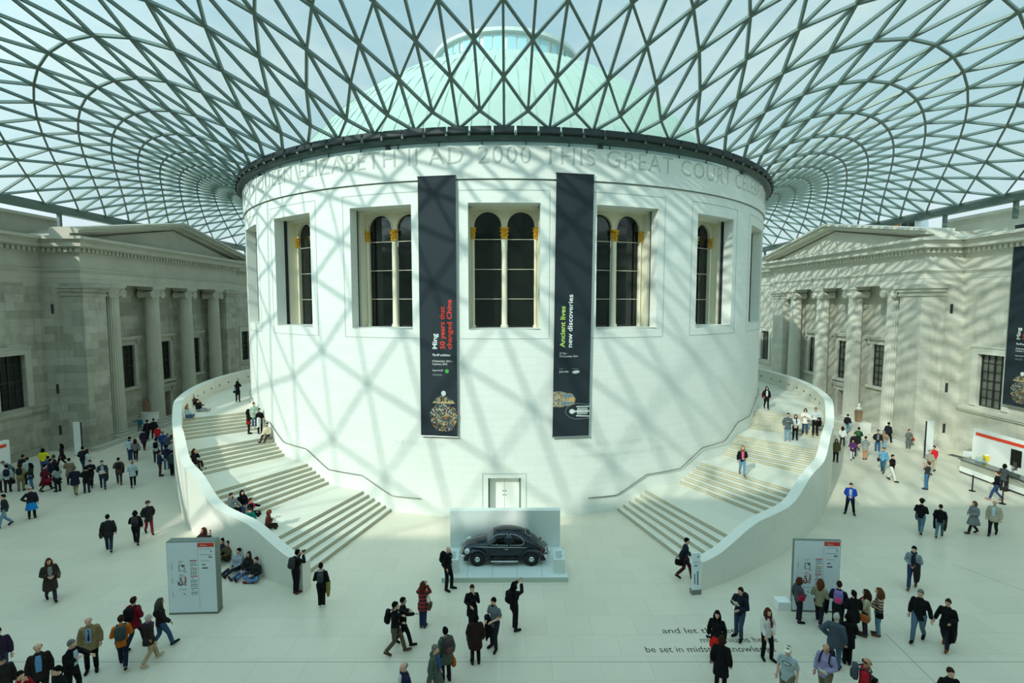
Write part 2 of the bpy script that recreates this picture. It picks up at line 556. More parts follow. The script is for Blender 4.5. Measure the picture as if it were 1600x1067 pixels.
# faint small carved lines low on the drum
M_FAINT = plain('faint_letter', (222, 230, 223), .8)
ins = MB()
for (a, z, s, sz) in ((9.5, 3.85, 'DEDICATED TO THE MEMORY OF', .34), (9.5, 3.2, 'THE FOUNDERS AND THE FRIENDS OF THE COURT', .3), (-16.2, 3.9, 'THE GREAT COURT', .34)):
    v, f = text_geo(s, sz, 'LEFT')
    ins.add_mesh([dp(a + math.degrees(p.x / R), R + .012, z + p.y) for p in v], f)
ins.build('faint_inscription', M_FAINT, drum, fix=False)

# clerestory strip between stone and roof ring
mb = MB()
for i in range(180):
    a0, a1 = -180 + i * 2, -178 + i * 2
    mb.face([dp(a0, R - .15, Z_TOP - .02), dp(a1, R - .15, Z_TOP - .02), dp(a1, R - .15, 20.5), dp(a0, R - .15, 20.5)])
cl = mb.build('clerestory_glass', M_CLERE, drum)
mb = MB()
for i in range(60):
    a = 3 + i * 6
    mb.bar(dp(a, R - .12, Z_TOP), dp(a, R - .12, 20.5), .04, .04, dp(a, 1, 0))
mb.build('glazing_joint', M_RING, cl)

# ================================================================ ROOF
RA, BX, CY, DY = 22.245, 36.6, 47.0, 51.1   # ring radius, half width, north, south
ZR, ZE = 20.7, 19.6


def roof_z(x, y):
    r = max(RA, math.hypot(x, y))
    psi = max(0, (1 - x * x / BX ** 2) * (1 - y / CY) * (1 + y / DY))
    den = (1 - (RA * x / (r * BX)) ** 2) * (1 - RA * y / (r * CY)) * (1 + RA * y / (r * DY))
    eta = psi / den
    return ZE + (ZR - ZE) * eta + (r / RA - 1) * psi * (KS + (KW - KS) * (x / r) ** 2)


KS, KW = 24.0, 19.0
NLEV = 19
LEV = [0.0] + [(lambda u: u * (1 + .22 * u) / 1.22)((i - .45) / (NLEV - .45)) for i in range(1, NLEV + 1)]


def rnode(i, k):
    """node i steps out from the ring on radial line k (3 degrees apart); steps share the ring-to-edge distance"""
    t = LEV[i]
    a = rad(3.0 * k)
    a -= .066 * t * sin(4 * a)
    s_, c_ = abs(sin(a)) / BX, abs(cos(a)) / (CY if cos(a) < 0 else DY)
    rho = 1 / max(s_, c_)
    rs = (s_ ** 7 + c_ ** 7) ** (-1 / 7)
    r = RA + (rs + (rho - rs) * t ** 3 - RA) * t
    return Vector((r * sin(a), -r * cos(a), 0))


def inside(p): return -BX <= p.x <= BX and -DY <= p.y <= CY


def clipseg(p, q):
    t0, t1 = 0.0, 1.0
    d = q - p
    for (pp, dd, lo, hi) in ((p.x, d.x, -BX, BX), (p.y, d.y, -DY, CY)):
        if abs(dd) < 1e-9:
            if pp < lo or pp > hi: return None
            continue
        ta, tb = (lo - pp) / dd, (hi - pp) / dd
        if ta > tb: ta, tb = tb, ta
        t0, t1 = max(t0, ta), min(t1, tb)
    if t1 - t0 < 1e-4: return None
    return p + d * t0, p + d * t1


def Z(p): return Vector((p.x, p.y, roof_z(p.x, p.y)))


def nrm(p):
    e = .05
    return Vector((-(roof_z(p.x + e, p.y) - roof_z(p.x - e, p.y)) / (2 * e), -(roof_z(p.x, p.y + e) - roof_z(p.x, p.y - e)) / (2 * e), 1)).normalized()


ceil = tag(empty('ceiling'), kind='structure')
lat, gls = MB(), MB()
BW, BH = .115, .16
nl = len(LEV)
for i in range(nl - 1):
    for k in range(120):
        if (i + k) % 2: continue
        p = rnode(i, k)
        segs = [(i + 1, k - 1), (i + 1, k + 1)]
        if i + 2 < nl: segs.append((i + 2, k))
        for (a, b) in segs:
            c = clipseg(p, rnode(a, b))
            if c:
                u, v = Z(c[0]), Z(c[1])
                n = nrm((u + v) / 2)
                lat.bar(u - n * .09, v - n * .09, BW, BH, n)
        # two triangles outward from this node
        if i + 2 < nl:
            for sg in (-1, 1):
                tri = [p, rnode(i + 1, k + sg), rnode(i + 2, k)]
                poly = tri
                for ax, lim, sn in ((0, BX, 1), (0, -BX, -1), (1, CY, 1), (1, -DY, -1)):
                    out = []
                    for j in range(len(poly)):
                        a_, b_ = poly[j], poly[(j + 1) % len(poly)]
                        da, db = sn * (lim - a_[ax]), sn * (lim - b_[ax])
                        if da >= 0: out.append(a_)
                        if (da >= 0) != (db >= 0): out.append(a_ + (b_ - a_) * (da / (da - db)))
                    poly = out
                    if len(poly) < 3: break
                if len(poly) >= 3: gls.face([Z(v) for v in poly])
# first row of glass against the ring
for k in range(0, 120, 2):
    gls.face([Z(rnode(0, k)), Z(rnode(0, k + 2)), Z(rnode(1, k + 1))])
lat.build('steel_lattice', M_STEEL, ceil)
gls.build('glass_panes', M_GLASS, ceil, fix=False)
# edge beam
mb = MB()
z0, z1 = ZE - .55, ZE + .1
mb.box(-BX - .5, -BX + .1, -DY, CY, z0, z1); mb.box(BX - .1, BX + .5, -DY, CY, z0, z1)
mb.box(-BX, BX, -DY - .5, -DY, z0, z1); mb.box(-BX, BX, CY, CY + .5, z0, z1)
for s in (-1, 1):
    for y in range(-48, 48, 6): mb.box(s * (BX + .25) - .12, s * (BX + .25) + .12, y - .12, y + .12, 17.8, z0)
mb.build('edge_beam', M_STEEL, ceil)
# ring beam and louvre boxes
mb = MB()
prof = [(RA - .25, 20.05), (RA + .12, 20.08), (RA + .2, 20.2), (RA + .2, 20.36), (RA - .25, 20.36)]
mb.lathe(prof + [prof[0]], 180, cap=False)
for k in range(0, 120, 10): mb.bar(dp(k * 3 + 13.5, R - .1, 19.8), dp(k * 3 + 13.5, R - .1, 20.1), .22, .25, dp(k * 3 + 13.5, 1, 0))
mb.build('ring_beam', M_RING, ceil, autosmooth=30)
mb = MB()
for k in range(120):
    a = k * 3
    r0, r1 = RA + .02, RA + .36
    da = 1.34
    b = [dp(a + s * da, r, z) for (r, z) in ((r0, 20.32), (r1, 20.3), (r1 + .02, 20.36), (r1 - .08, 20.68), (r0, 20.74)) for s in (-1, 1)]
    rs = [[b[j * 2] for j in range(5)], [b[j * 2 + 1] for j in range(5)]]
    mb.rings(rs, 0)
    mb.bar(dp(a + 1.5, r0, 20.28), dp(a + 1.5, r1, 20.34), .06, .2, (0, 0, 1), 1)
    mb.box(*[c for p in [dp(a + 1.5, r1 - .05, 0)] for c in (p.x - .06, p.x + .06, p.y - .06, p.y + .06)], 20.2, 20.29, 2)
mb.build('louvre_ring', [M_LOUV, M_RING, M_STEEL], ceil)

# ================================================================ DOME beyond the glass
dome = tag(empty('dome', (0, 0, 20)), 'pale green copper dome with a windowed lantern rising beyond the glass roof', 'dome')
mb = MB()
RS, ZC = 21.6, 11.25
prof = []
for j in range(18):
    z = 20.2 + (31.6 - 20.2) * j / 17
    prof.append((math.sqrt(RS ** 2 - (z - ZC) ** 2), z - 20))
mb.lathe(prof, 120)
sh = mb.build('copper_shell', M_COPPER, dome, True)
mb = MB()
for k in range(120):
    t = 2 * PI * k / 120
    pts = [Vector((r * cos(t), r * sin(t), z)) for r, z in prof[::3]]
    for a, b in zip(pts, pts[1:]): mb.bar(a, b, .06, .1, (cos(t), sin(t), .8))
mb.build('standing_seams', M_COPRIB, sh)
ln = MB(); ln.lathe([(6.9, 11.3), (6.9, 11.7), (6.15, 11.7), (6.15, 13.5), (6.6, 13.5), (6.65, 13.75), (6.3, 13.85), (5.8, 14.05), (1, 14.7)], 60)
lo = ln.build('lantern', M_LANT, dome, autosmooth=30)
wn, fr_ = MB(), MB()
for k in range(20):
    t = 2 * PI * (k + .5) / 20
    e = Vector((cos(t), sin(t), 0)); tg = Vector((-sin(t), cos(t), 0))
    for s in (-.5, .5):
        c = e * 6.2 + tg * s * .85
        wn.face([c - tg * .36 + Vector((0, 0, 11.85)), c + tg * .36 + Vector((0, 0, 11.85)), c + tg * .36 + Vector((0, 0, 13.35)), c - tg * .36 + Vector((0, 0, 13.35))])
wn.build('lantern_window', plain('lantern_glass', (150, 190, 196), .2), lo)
mb = MB(); mb.lathe([(.05, 11), (.05, 14.2)], 8, (6.7, -1.5, 0)); mb.build('lightning_rod', M_COPRIB, dome)

# ================================================================ STAIRS
A0, AF, AL, NR, RZ = 16.95, 4.7, 6.85, 6, .16
NFL = 4
ERT = [(-12, 31.4), (0, 31.2), (8, 30.8), (16, 30.2), (24, 29.45), (34, 28.5), (44, 27.55), (55, 26.95), (66, 26.55), (80, 26.4), (110, 26.4), (180, 26.4), (200, 26.4)]


def e_r(a, off):
    """radius of the parapet line at azimuth a (smooth through the table)"""
    a = abs(a)
    for i in range(1, len(ERT) - 2):
        (a1, r1), (a2, r2) = ERT[i], ERT[i + 1]
        if a <= a2:
            t = (a - a1) / (a2 - a1)
            m1 = (r2 - ERT[i - 1][1]) / (a2 - ERT[i - 1][0]) * (a2 - a1)
            m2 = (ERT[i + 2][1] - r1) / (ERT[i + 2][0] - a1) * (a2 - a1)
            return (2 * t ** 3 - 3 * t * t + 1) * r1 + (t ** 3 - 2 * t * t + t) * m1 + (3 * t * t - 2 * t ** 3) * r2 + (t ** 3 - t * t) * m2 + off
    return 26.4 + off


EIN, EOUT = -.5, 0.0
TREADS = []   # (a0,a1,z)
a = A0; z = 0
for f in range(NFL):
    for r in range(NR):
        z += RZ
        a1 = a + AF / (NR - 1) if r < NR - 1 else a + AL
        if f == NFL - 1 and r == NR - 1: a1 = 180
        TREADS.append((a, a1, z)); a = a1
def stair_z(a):
    a = abs(a)
    if a < A0: return 0
    for t0, t1, zz in TREADS:
        if a < t1: return zz
    return TREADS[-1][2]
KN = [(0, 0), (A0 - 1.0, 0)]
for f in range(NFL):
    s0 = A0 + f * (AF + AL)
    KN += [(s0 - .3, f * NR * RZ), (s0 + AF, (f + 1) * NR * RZ)]
KN.append((180, NFL * NR * RZ))
def slope_z(a):
    a = abs(a)
    for (p, q), (r, s) in zip(KN, KN[1:]):
        if a <= r: return q + (s - q) * (a - p) / max(1e-6, r - p)
    return KN[-1][1]
def wall_top(a): return 1.18 + .5 * (slope_z(a - .8) + slope_z(a + .8))


def frange(a0, a1, st):
    n = max(1, int(math.ceil((a1 - a0) / st)))
    return [a0 + (a1 - a0) * i / n for i in range(n + 1)]


for s, side in ((-1, 'left'), (1, 'right')):
    st = empty('staircase', dp(s * 60, 24, 0))
    tag(st, 'white curved stone staircase sweeping up the %s side of the drum' % side, 'staircase', None)
    inv = -Vector(st.location)
    mb = MB()
    zp = 0
    for (t0, t1, z) in TREADS:
        P = lambda a, r, zz: (s * r * sin(rad(a)), -r * cos(rad(a)), zz)
        ri, ro = R - .02, e_r(t0, EIN) + .05
        n = 8
        # riser with a small projecting nosing
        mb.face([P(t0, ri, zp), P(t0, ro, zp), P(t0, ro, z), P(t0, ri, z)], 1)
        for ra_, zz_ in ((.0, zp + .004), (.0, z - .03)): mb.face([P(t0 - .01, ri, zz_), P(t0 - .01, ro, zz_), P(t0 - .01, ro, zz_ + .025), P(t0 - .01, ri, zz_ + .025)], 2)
        aa = frange(t0, t1, 1.5)
        for a, b in zip(aa, aa[1:]):
            ra, rb = e_r(a, EIN) + .05, e_r(b, EIN) + .05
            mb.face([P(a, ri, z), P(a, ra, z), P(b, rb, z), P(b, ri, z)], 0, [(rad(a) * 24, 0), (rad(a) * 24, ra - ri), (rad(b) * 24, rb - ri), (rad(b) * 24, 0)])
        zp = z
    mb.xf(lambda v: v + inv)
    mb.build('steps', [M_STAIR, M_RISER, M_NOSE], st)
    # parapet wall
    mb = MB(); AST = 15.6
    rows = []
    L = 0; pv = None
    aa = frange(AST, 75, .7) + frange(77, 178, 2)
    for a in aa:
        ro, ri = e_r(a, EOUT), e_r(a, EIN); zt = wall_top(a)
        po = Vector((s * ro * sin(rad(a)), -ro * cos(rad(a)), 0)); pi_ = Vector((s * ri * sin(rad(a)), -ri * cos(rad(a)), 0))
        if pv is not None: L += (po - pv).length
        pv = po; rows.append((po, pi_, zt, L))
    U = Vector((0, 0, 1))
    for (o0, i0, z0, l0), (o1, i1, z1, l1) in zip(rows, rows[1:]):
        mb.face([o0, o1, o1 + U * z1, o0 + U * z0], 0, [(l0, 0), (l1, 0), (l1, z1), (l0, z0)])
        mb.face([i0, i1, i1 + U * z1, i0 + U * z0], 0, [(l0, 0), (l1, 0), (l1, z1), (l0, z0)])
        mb.face([o0 + U * z0, o1 + U * z1, i1 + U * z1, i0 + U * z0], 0, [(l0, 0), (l1, 0), (l1, .5), (l0, .5)])
    o0, i0, z0, l0 = rows[0]
    mb.face([o0, i0, i0 + U * z0, o0 + U * z0], 0, [(0, 0), (.5, 0), (.5, z0), (0, z0)])
    mb.xf(lambda v: v + inv)
    pw = mb.build('parapet', M_PARA, st)
    for a in range(62, 108, 4):
        ri = e_r(a, EIN) - .01
        c = Vector((s * ri * sin(rad(a)), -ri * cos(rad(a)), stair_z(a) + .55)) + inv
        dl = MB(); dl.tube([c, c + Vector((-s * sin(rad(a)), cos(rad(a)), 0)) * .03], .075, 12)
        dl.build('recessed_light', M_DARK, pw)
    # handrail on the drum
    pts = []
    for a in frange(12.1, 80, .6):
        zz = slope_z(a) + .95
        pts.append(Vector((s * (R + .1) * sin(rad(a)), -(R + .1) * cos(rad(a)), zz)) + inv)
    mb = MB(); mb.tube(pts, .026, 8)
    for a in frange(13, 79, 4.5):
        zz = slope_z(a) + .93
        mb.tube([Vector((s * (R + q) * sin(rad(a)), -(R + q) * cos(rad(a)), zz)) + inv for q in (.1, -.03)], .015, 6)
    mb.build('handrail', plain('handrail_steel', (120, 122, 112), .35, .7), st, True)


def on_stairs(px, py, lift=0.0):
    """point where the sight line through (px,py) meets the stair surface (raised by lift)"""
    d = ray(px, py)
    t = 15.0
    while t < 90:
        p = CAM + d * t
        a = math.degrees(math.atan2(abs(p.x), -p.y)); r = math.hypot(p.x, p.y)
        zz = stair_z(a) if R - .1 < r < e_r(a, EOUT) else 0
        if p.z <= zz + lift: return Vector((p.x, p.y, zz + (0 if lift == 0 else 0)))
        t += .02
    return CAM + d * t


# ================================================================ SIDE FACADES
XW, XP, XB = 36.3, 33.2, 34.9        # recess wall, pavilion front, wall behind the columns
YS, YN = -8.6, 14.1
ZA, ZCO, ZCT = 13.25, 15.85, 16.8      # architrave underside, cornice underside, cornice top


def wallgrid(mb, X, y0, y1, z0, z1, holes, depth, mt=0):
    ys = sorted({y0, y1} | {h for q in holes for h in q[:2] if y0 < h < y1})
    zz = sorted({z0, z1} | {h for q in holes for h in q[2:4] if z0 < h < z1})
    for ya, yb in zip(ys, ys[1:]):
        for za, zb in zip(zz, zz[1:]):
            ym, zm = (ya + yb) / 2, (za + zb) / 2
            if any(h[0] < ym < h[1] and h[2] < zm < h[3] for h in holes): continue
            mb.face([(X, ya, za), (X, yb, za), (X, yb, zb), (X, ya, zb)], mt)
    for (ya, yb, za, zb) in holes:
        for q in ([(ya, za), (yb, za)], [(yb, za), (yb, zb)], [(yb, zb), (ya, zb)], [(ya, zb), (ya, za)]):
            (a, b), (c, d) = q
            mb.face([(X, a, b), (X, c, d), (X + depth, c, d), (X + depth, a, b)], mt)


# shared column meshes
mb = MB()
SH = 12.2
mb.lathe([(.68, .25), (.655, 3), (.62, 7), (.57, SH)], 96, rmod=lambda a, z: 1 - .055 * abs(sin(12 * a)) ** .6)
COL_SHAFT = mb.mesh('column_shaft', M_LIMEP)
mb = MB()
mb.box(-.92, .92, -.92, .92, -.02, .12)
mb.lathe([(.9, .1), (.93, .17), (.88, .24), (.74, .27), (.74, .32), (.8, .36), (.8, .4), (.7, .44)], 32)
COL_BASE = mb.mesh('column_base', M_LIMEP, True, autosmooth=40)
mb = MB()
mb.lathe([(.56, SH - .05), (.6, SH), (.6, SH + .1), (.72, SH + .3), (.6, SH + .4)], 28)
mb.box(-.72, .72, -.78, .78, SH + .72, SH + .84); mb.box(-.8, .8, -.86, .86, SH + .84, ZA)
mb.box(-.6, .6, -.6, .6, SH + .3, SH + .75)
for sy in (-1, 1):
    c = Vector((0, sy * .66, SH + .36))
    mb.tube([c + Vector((-.66, 0, 0)), c + Vector((-.3, 0, 0)), c + Vector((0, 0, 0)), c + Vector((.3, 0, 0)), c + Vector((.66, 0, 0))], [.38, .32, .26, .32, .38], 20)
    for sx in (-1, 1):
        pts = [c + Vector((sx * .67, -sy * (.36 - .022 * j) * sin(j * .62 + 0), (.36 - .022 * j) * cos(j * .62))) for j in range(15)]
        mb.tube(pts, .035, 5)
mb.box(-.62, .62, -.6, .6, SH + .58, SH + .74)
COL_CAP = mb.mesh('column_capital', M_LIMEP, True, autosmooth=35)
COLY = [-4.9, .2, 5.3, 10.4]
BAYS = [(a + b) / 2 for a, b in zip(COLY, COLY[1:])]
for s, side in ((-1, 'left'), (1, 'right')):
    wl = tag(empty('wall_' + side), kind='structure')
    ML, MP = (M_LIMEWS, M_LIMEWSP) if s < 0 else (M_LIME, M_LIMEP)
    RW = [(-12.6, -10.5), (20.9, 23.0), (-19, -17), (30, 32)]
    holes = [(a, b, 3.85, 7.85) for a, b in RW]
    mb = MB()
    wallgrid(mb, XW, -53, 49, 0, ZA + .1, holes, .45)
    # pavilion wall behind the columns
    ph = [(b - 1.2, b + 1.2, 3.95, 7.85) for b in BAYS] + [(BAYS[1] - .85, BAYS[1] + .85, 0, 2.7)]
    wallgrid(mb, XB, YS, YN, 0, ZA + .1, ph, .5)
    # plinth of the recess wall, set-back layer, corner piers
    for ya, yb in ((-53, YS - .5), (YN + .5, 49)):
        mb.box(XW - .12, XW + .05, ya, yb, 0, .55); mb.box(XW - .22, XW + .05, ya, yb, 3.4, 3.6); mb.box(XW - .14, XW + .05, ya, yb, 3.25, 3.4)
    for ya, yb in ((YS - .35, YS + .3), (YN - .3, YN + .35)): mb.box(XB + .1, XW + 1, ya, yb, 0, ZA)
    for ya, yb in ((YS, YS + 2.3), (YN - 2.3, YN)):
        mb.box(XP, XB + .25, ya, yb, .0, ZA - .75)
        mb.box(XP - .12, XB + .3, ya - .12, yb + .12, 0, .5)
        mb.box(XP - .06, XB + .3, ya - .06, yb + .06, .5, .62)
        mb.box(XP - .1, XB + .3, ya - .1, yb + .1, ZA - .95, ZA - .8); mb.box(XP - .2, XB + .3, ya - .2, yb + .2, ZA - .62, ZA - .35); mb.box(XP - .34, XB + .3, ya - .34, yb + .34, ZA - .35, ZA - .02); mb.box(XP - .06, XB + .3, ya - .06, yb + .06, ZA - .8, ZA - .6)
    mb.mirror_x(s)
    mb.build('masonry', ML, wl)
    # stylobate step
    mb = MB(); mb.box(XP - .95, XB, YS - .6, YN + .6, 0, .1); mb.box(XP - .75, XB, YS - .4, YN + .4, .1, .2); mb.mirror_x(s)
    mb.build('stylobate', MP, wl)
    # entablature
    mb = MB()
    def band(x_off, z0, z1):
        mb.box(XP - x_off, XW + 1.5, YS - x_off - .1, YN + x_off + .1, z0, z1)
        mb.box(XW - x_off, XW + 1.5, -53, YS, z0, z1); mb.box(XW - x_off, XW + 1.5, YN, 49, z0, z1)
    for q in ((.015, ZA, ZA + .42), (.05, ZA + .42, ZA + .9), (.12, ZA + .9, ZA + 1.02), (.2, ZA + 1.02, ZA + 1.14), (.02, ZA + 1.14, ZCO - .35), (.1, ZCO - .35, ZCO - .22)): band(*q)
    for q in ((.18, ZCO - .22, ZCO + .12), (.55, ZCO + .12, ZCO + .2), (.85, ZCO + .2, ZCO + .58), (.98, ZCO + .58, ZCO + .72), (1.2, ZCO + .72, ZCT)): band(*q)
    mb.mirror_x(s)
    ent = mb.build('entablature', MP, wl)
    mb = MB()
    y = -50.0
    while y < 47:
        inp = YS - .3 < y < YN + .2
        x = (XP if inp else XW) - .18
        mb.box(x - .3, x, y, y + .24, ZCO - .18, ZCO + .1); y += .42
    for yy, sg in ((YS - .28, -1), (YN + .28, 1)):
        x = XP - .3
        while x < XW - .4:
            mb.box(x, x + .24, min(yy, yy + sg * .3), max(yy, yy + sg * .3), ZCO - .18, ZCO + .1); x += .42
    mb.mirror_x(s); mb.build('dentils', MP, ent)
    # pediment
    ym = (YS + YN) / 2; ZAP = 19.65
    ya, yb = YS - 1.25, YN + 1.25
    mb = MB()
    mb.prism([(YS + .2, ZCT), (YN - .2, ZCT), (ym, ZAP - .75)], XP, XP + .4, 'x')
    def rake(x0, off, th):
        for (e, sg) in ((ya, 1), (yb, -1)):
            mb.prism([(e, ZCT + off), (ym, ZAP - .62 + off), (ym, ZAP - .62 + off + th), (e, ZCT + off + th)], x0, XP + 1.2, 'x')
    rake(XP - .35, .0, .2); rake(XP - 1.0, .2, .24); rake(XP - 1.25, .44, .2)
    # roof slab behind the pediment
    mb.prism([(ya, ZCT), (yb, ZCT), (ym, ZAP - .1)], XP + .4, XW + 2.5, 'x')
    mb.mirror_x(s); mb.build('pediment', MP, wl)
    # attic
    mb = MB(); mb.box(38.0, 46, -53, -4.9, 15, 18.6); mb.box(37.8, 46, -53, -4.7, 18.6, 18.85); mb.box(36.6, 46, -53, 49, ZCT - .4, ZCT + .2)
    mb.box(38.0, 46, 10.5, 49, 15, 18.6)
    # rough lead-covered hump in front of the attic
    mb.box(36.4, 38, -7.4, -3.2, ZCT, ZCT + .75)
    mb.mirror_x(s); mb.build('attic', MP, wl)
    mb = MB(); mb.box(XW + .6, 46, -53, 49, 0, 15); mb.mirror_x(s); mb.build('building_core', M_LIMEP, wl)
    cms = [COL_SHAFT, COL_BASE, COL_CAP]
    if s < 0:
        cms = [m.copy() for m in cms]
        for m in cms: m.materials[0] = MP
    for cy in COLY:
        c = link('column', cms[0], wl); c.location = (s * (XP + .7), cy, .2)
        c.scale = (1, 1, 1)
        for nm, me in (('column_base', cms[1]), ('column_capital', cms[2])):
            k = link(nm, me, c)
            if nm == 'column_capital': k.location = (0, 0, -.2)
    # dark slots
    mb = MB()
    for (y, z, X) in ((YS - .3, 4.6, 35.2), (YS - .3, 1.3, 35.2), (YS - .3, 10.9, 35.2)):
        mb.box(X, X + .22, YS - .36, YS - .2, z, z + .75)
    mb.mirror_x(s); mb.build('wall_slot', M_DARK, wl)
    # window surrounds
    mb = MB()
    for (a, b, c, d) in holes:
        X = XW
        for y0, y1, z0, z1 in ((a - .5, a, c, d + .5), (b, b + .5, c, d + .5), (a, b, d, d + .5)): mb.box(X - .1, X, y0, y1, z0, z1)
        mb.box(X - .16, X, a - .56, b + .56, d + .5, d + .62)
    for (a, b, c, d) in ph:
        X = XB
        for y0, y1, z0, z1 in ((a - .4, a, c, d + .4), (b, b + .4, c, d + .4), (a, b, d, d + .4)): mb.box(X - .1, X, y0, y1, z0, z1)
        mb.box(X - .16, X, a - .5, b + .5, d + .4, d + .52); mb.box(X - .38, X, a - .62, b + .62, d + .52, d + .7); mb.box(X - .45, X, a - .68, b + .68, d + .7, d + .8)
        if c > 1: mb.box(X - .25, X, a - .5, b + .5, c - .25, c)
        for y_ in (a - .45, b + .2): mb.box(X - .3, X, y_, y_ + .22, d + .05, d + .5)
    mb.mirror_x(s); mb.build('window_surround', MP, wl)
    # windows
    n = 0
    for (hs, X, dep) in ((holes, XW, .3), (ph[:3], XB, .16)):
        for (a, b, c, d) in hs:
            n += 1
            w = tag(empty('window_%d' % (7 + n + (7 if s > 0 else 0)), (s * (X + dep), (a + b) / 2, c)), kind='structure')
            wy, wz = b - a, d - c
            mb = MB(); mb.face([(0.03, -wy / 2, 0), (0.03, wy / 2, 0), (0.03, wy / 2, wz), (0.03, -wy / 2, wz)]); mb.mirror_x(s); mb.build('pane', M_PANE if s > 0 else M_PANED, w, fix=False)
            mb = MB()
            for yy in (-wy / 2 + .05, 0, wy / 2 - .05): mb.box(-.05, .03, yy - .05, yy + .05, 0, wz)
            for yy in (-wy / 4, wy / 4): mb.box(-.03, .03, yy - .018, yy + .018, 0, wz)
            for j in range(7): mb.box(-.04, .03, -wy / 2, wy / 2, max(0, wz * j / 6 - (.05 if j % 3 == 0 else .02)), min(wz, wz * j / 6 + (.05 if j % 3 == 0 else .02)))
            mb.mirror_x(s); mb.build('sash', M_SASH, w)
    dr = tag(empty('door_%d' % (2 if s < 0 else 3), (s * (XB + .45), BAYS[1], .02)), kind='structure')
    for sy in (-1, 1):
        mb = MB(); mb.box(0, .06, min(0, sy * .85), max(0, sy * .85), 0, 2.65)
        for z0, z1 in ((.15, 1.15), (1.3, 2.5)): mb.box(-.03, 0, sy * .4 - .25, sy * .4 + .25, z0, z1)
        mb.mirror_x(s); mb.build('door_leaf', M_BROWN, dr)
# north and south ends of the court
mb = MB(); mb.box(-46, 46, 48.2, 52, 0, 17); tag(mb.build('wall_north', M_LIME), kind='structure')
mb = MB(); mb.box(-46, 46, -58, -52.5, 0, 22.3); mb.box(-20.8, 20.8, -58, -52.5, 22.3, 25.3); tag(mb.build('wall_south', M_LIME), kind='structure')

# ================================================================ FLOOR INSCRIPTION
fi = MB()
for s_, px, py, pxe in (('and let thy feet', 1036, 989, 1160), ('millenniums hence', 1096, 1003.5, 1217), ('be set in midst of knowledge', 1010, 1018.5, 1214)):
    p0, p1 = ground(px, py), ground(pxe, py)
    v, f = text_geo(s_, .42, 'LEFT', 0)
    a, b = text_width(v)
    k = (p1.x - p0.x) / (b - a)
    yb = (p0.y + p1.y) / 2
    fi.add_mesh([(p0.x + (q.x - a) * k, yb + q.y * 1.0, .004) for q in v], f)
tag(fi.build('floor_inscription', plain('floor_letter', (52, 54, 50), .6), fix=False), 'dark inlaid lettering in three lines on the pale court floor', 'lettering')

# long joints in the paving
M_JOINT = plain('paving_joint', (150, 156, 142), .8)
for i, (q0, q1) in enumerate((((-40, 1034), (1640, 1034)), ((1383, 990), (1470, 1075)), ((1485, 880), (1640, 938)), ((1240, 720), (1000, 1075)))):
    if i == 3: continue
    a, b = ground(*q0), ground(*q1)
    mb = MB(); mb.bar(a, b, .025, .004); tag(mb.build('trim_%d' % (i + 1), M_JOINT), kind='structure')
# ================================================================ BANNERS
M_BAN = plain('banner_navy', (25, 38, 46), .75, var=.05)
M_RED = plain('letter_red', (226, 62, 42), .6)
M_WHT = plain('letter_white', (236, 240, 236), .6)
M_LIM = plain('letter_lime', (190, 222, 110), .6)
M_GRN = plain('emblem_green', (60, 170, 70), .6)


def pattern(name, cols, scale=9.0, rough=.4):
    """many-coloured glaze: voronoi cells run through a colour ramp"""
    if name in MATS: return MATS[name]
    m, nt, b = nmat(name); N, L = nt.nodes, nt.links
    tc = N.new('ShaderNodeTexCoord'); vo = N.new('ShaderNodeTexVoronoi'); vo.inputs['Scale'].default_value = scale
    L.new(tc.outputs['Object'], vo.inputs['Vector'])
    sp = N.new('ShaderNodeSeparateColor'); L.new(vo.outputs['Color'], sp.inputs[0])
    cr = N.new('ShaderNodeValToRGB'); cr.color_ramp.interpolation = 'CONSTANT'
    e = cr.color_ramp.elements
    e[0].color = lin(cols[0]); e[1].position = 1 / len(cols); e[1].color = lin(cols[1])
    for i, c in enumerate(cols[2:], 2): x = e.new(i / len(cols)); x.color = lin(c)
    L.new(sp.outputs[0], cr.inputs[0]); L.new(cr.outputs[0], b.inputs['Base Color']); b.inputs['Roughness'].default_value = rough
    MATS[name] = m
    return m


M_JAR = pattern('jar_glaze', [(54, 74, 108), (176, 160, 100), (116, 54, 46), (60, 92, 70), (176, 174, 156), (34, 40, 46), (150, 122, 56), (74, 100, 124), (40, 50, 60)], 15)
M_CASE = pattern('case_paint', [(176, 150, 110), (120, 104, 80), (150, 160, 150), (196, 176, 130), (110, 120, 120)], 16)
M_CASEF = plain('case_face', (196, 160, 110), .5); M_BLUEC = plain('case_blue', (96, 130, 150), .5)
M_BONE = plain('bone_print', (214, 220, 214), .5); M_GREYP = plain('print_grey', (120, 134, 140), .5)


def put_text(parent, name, s, size, x, z, mat, rot90=False, y=-.014, bold=0.0, width=None, sub=None):
    v, f = text_geo(s, size, 'LEFT', bold)
    a, b = text_width(v)
    k = width / (b - a) if width else 1.0
    mb = MB()
    if rot90: mb.add_mesh([(x - p.y, y, z + (p.x - a) * k) for p in v], f)
    else: mb.add_mesh([(x + (p.x - a) * k, y, z + p.y) for p in v], f)
    return mb.build(name, mat, parent, fix=False)


def flat(parent, name, poly, mat, y=-.012):
    mb = MB(); mb.face([(u, y, v) for u, v in poly]); return mb.build(name, mat, parent, fix=False)


def ellp(cx, cz, rx, rz, n=28): return [(cx + rx * cos(2 * PI * i / n), cz + rz * sin(2 * PI * i / n)) for i in range(n)]


BWD = 2.04


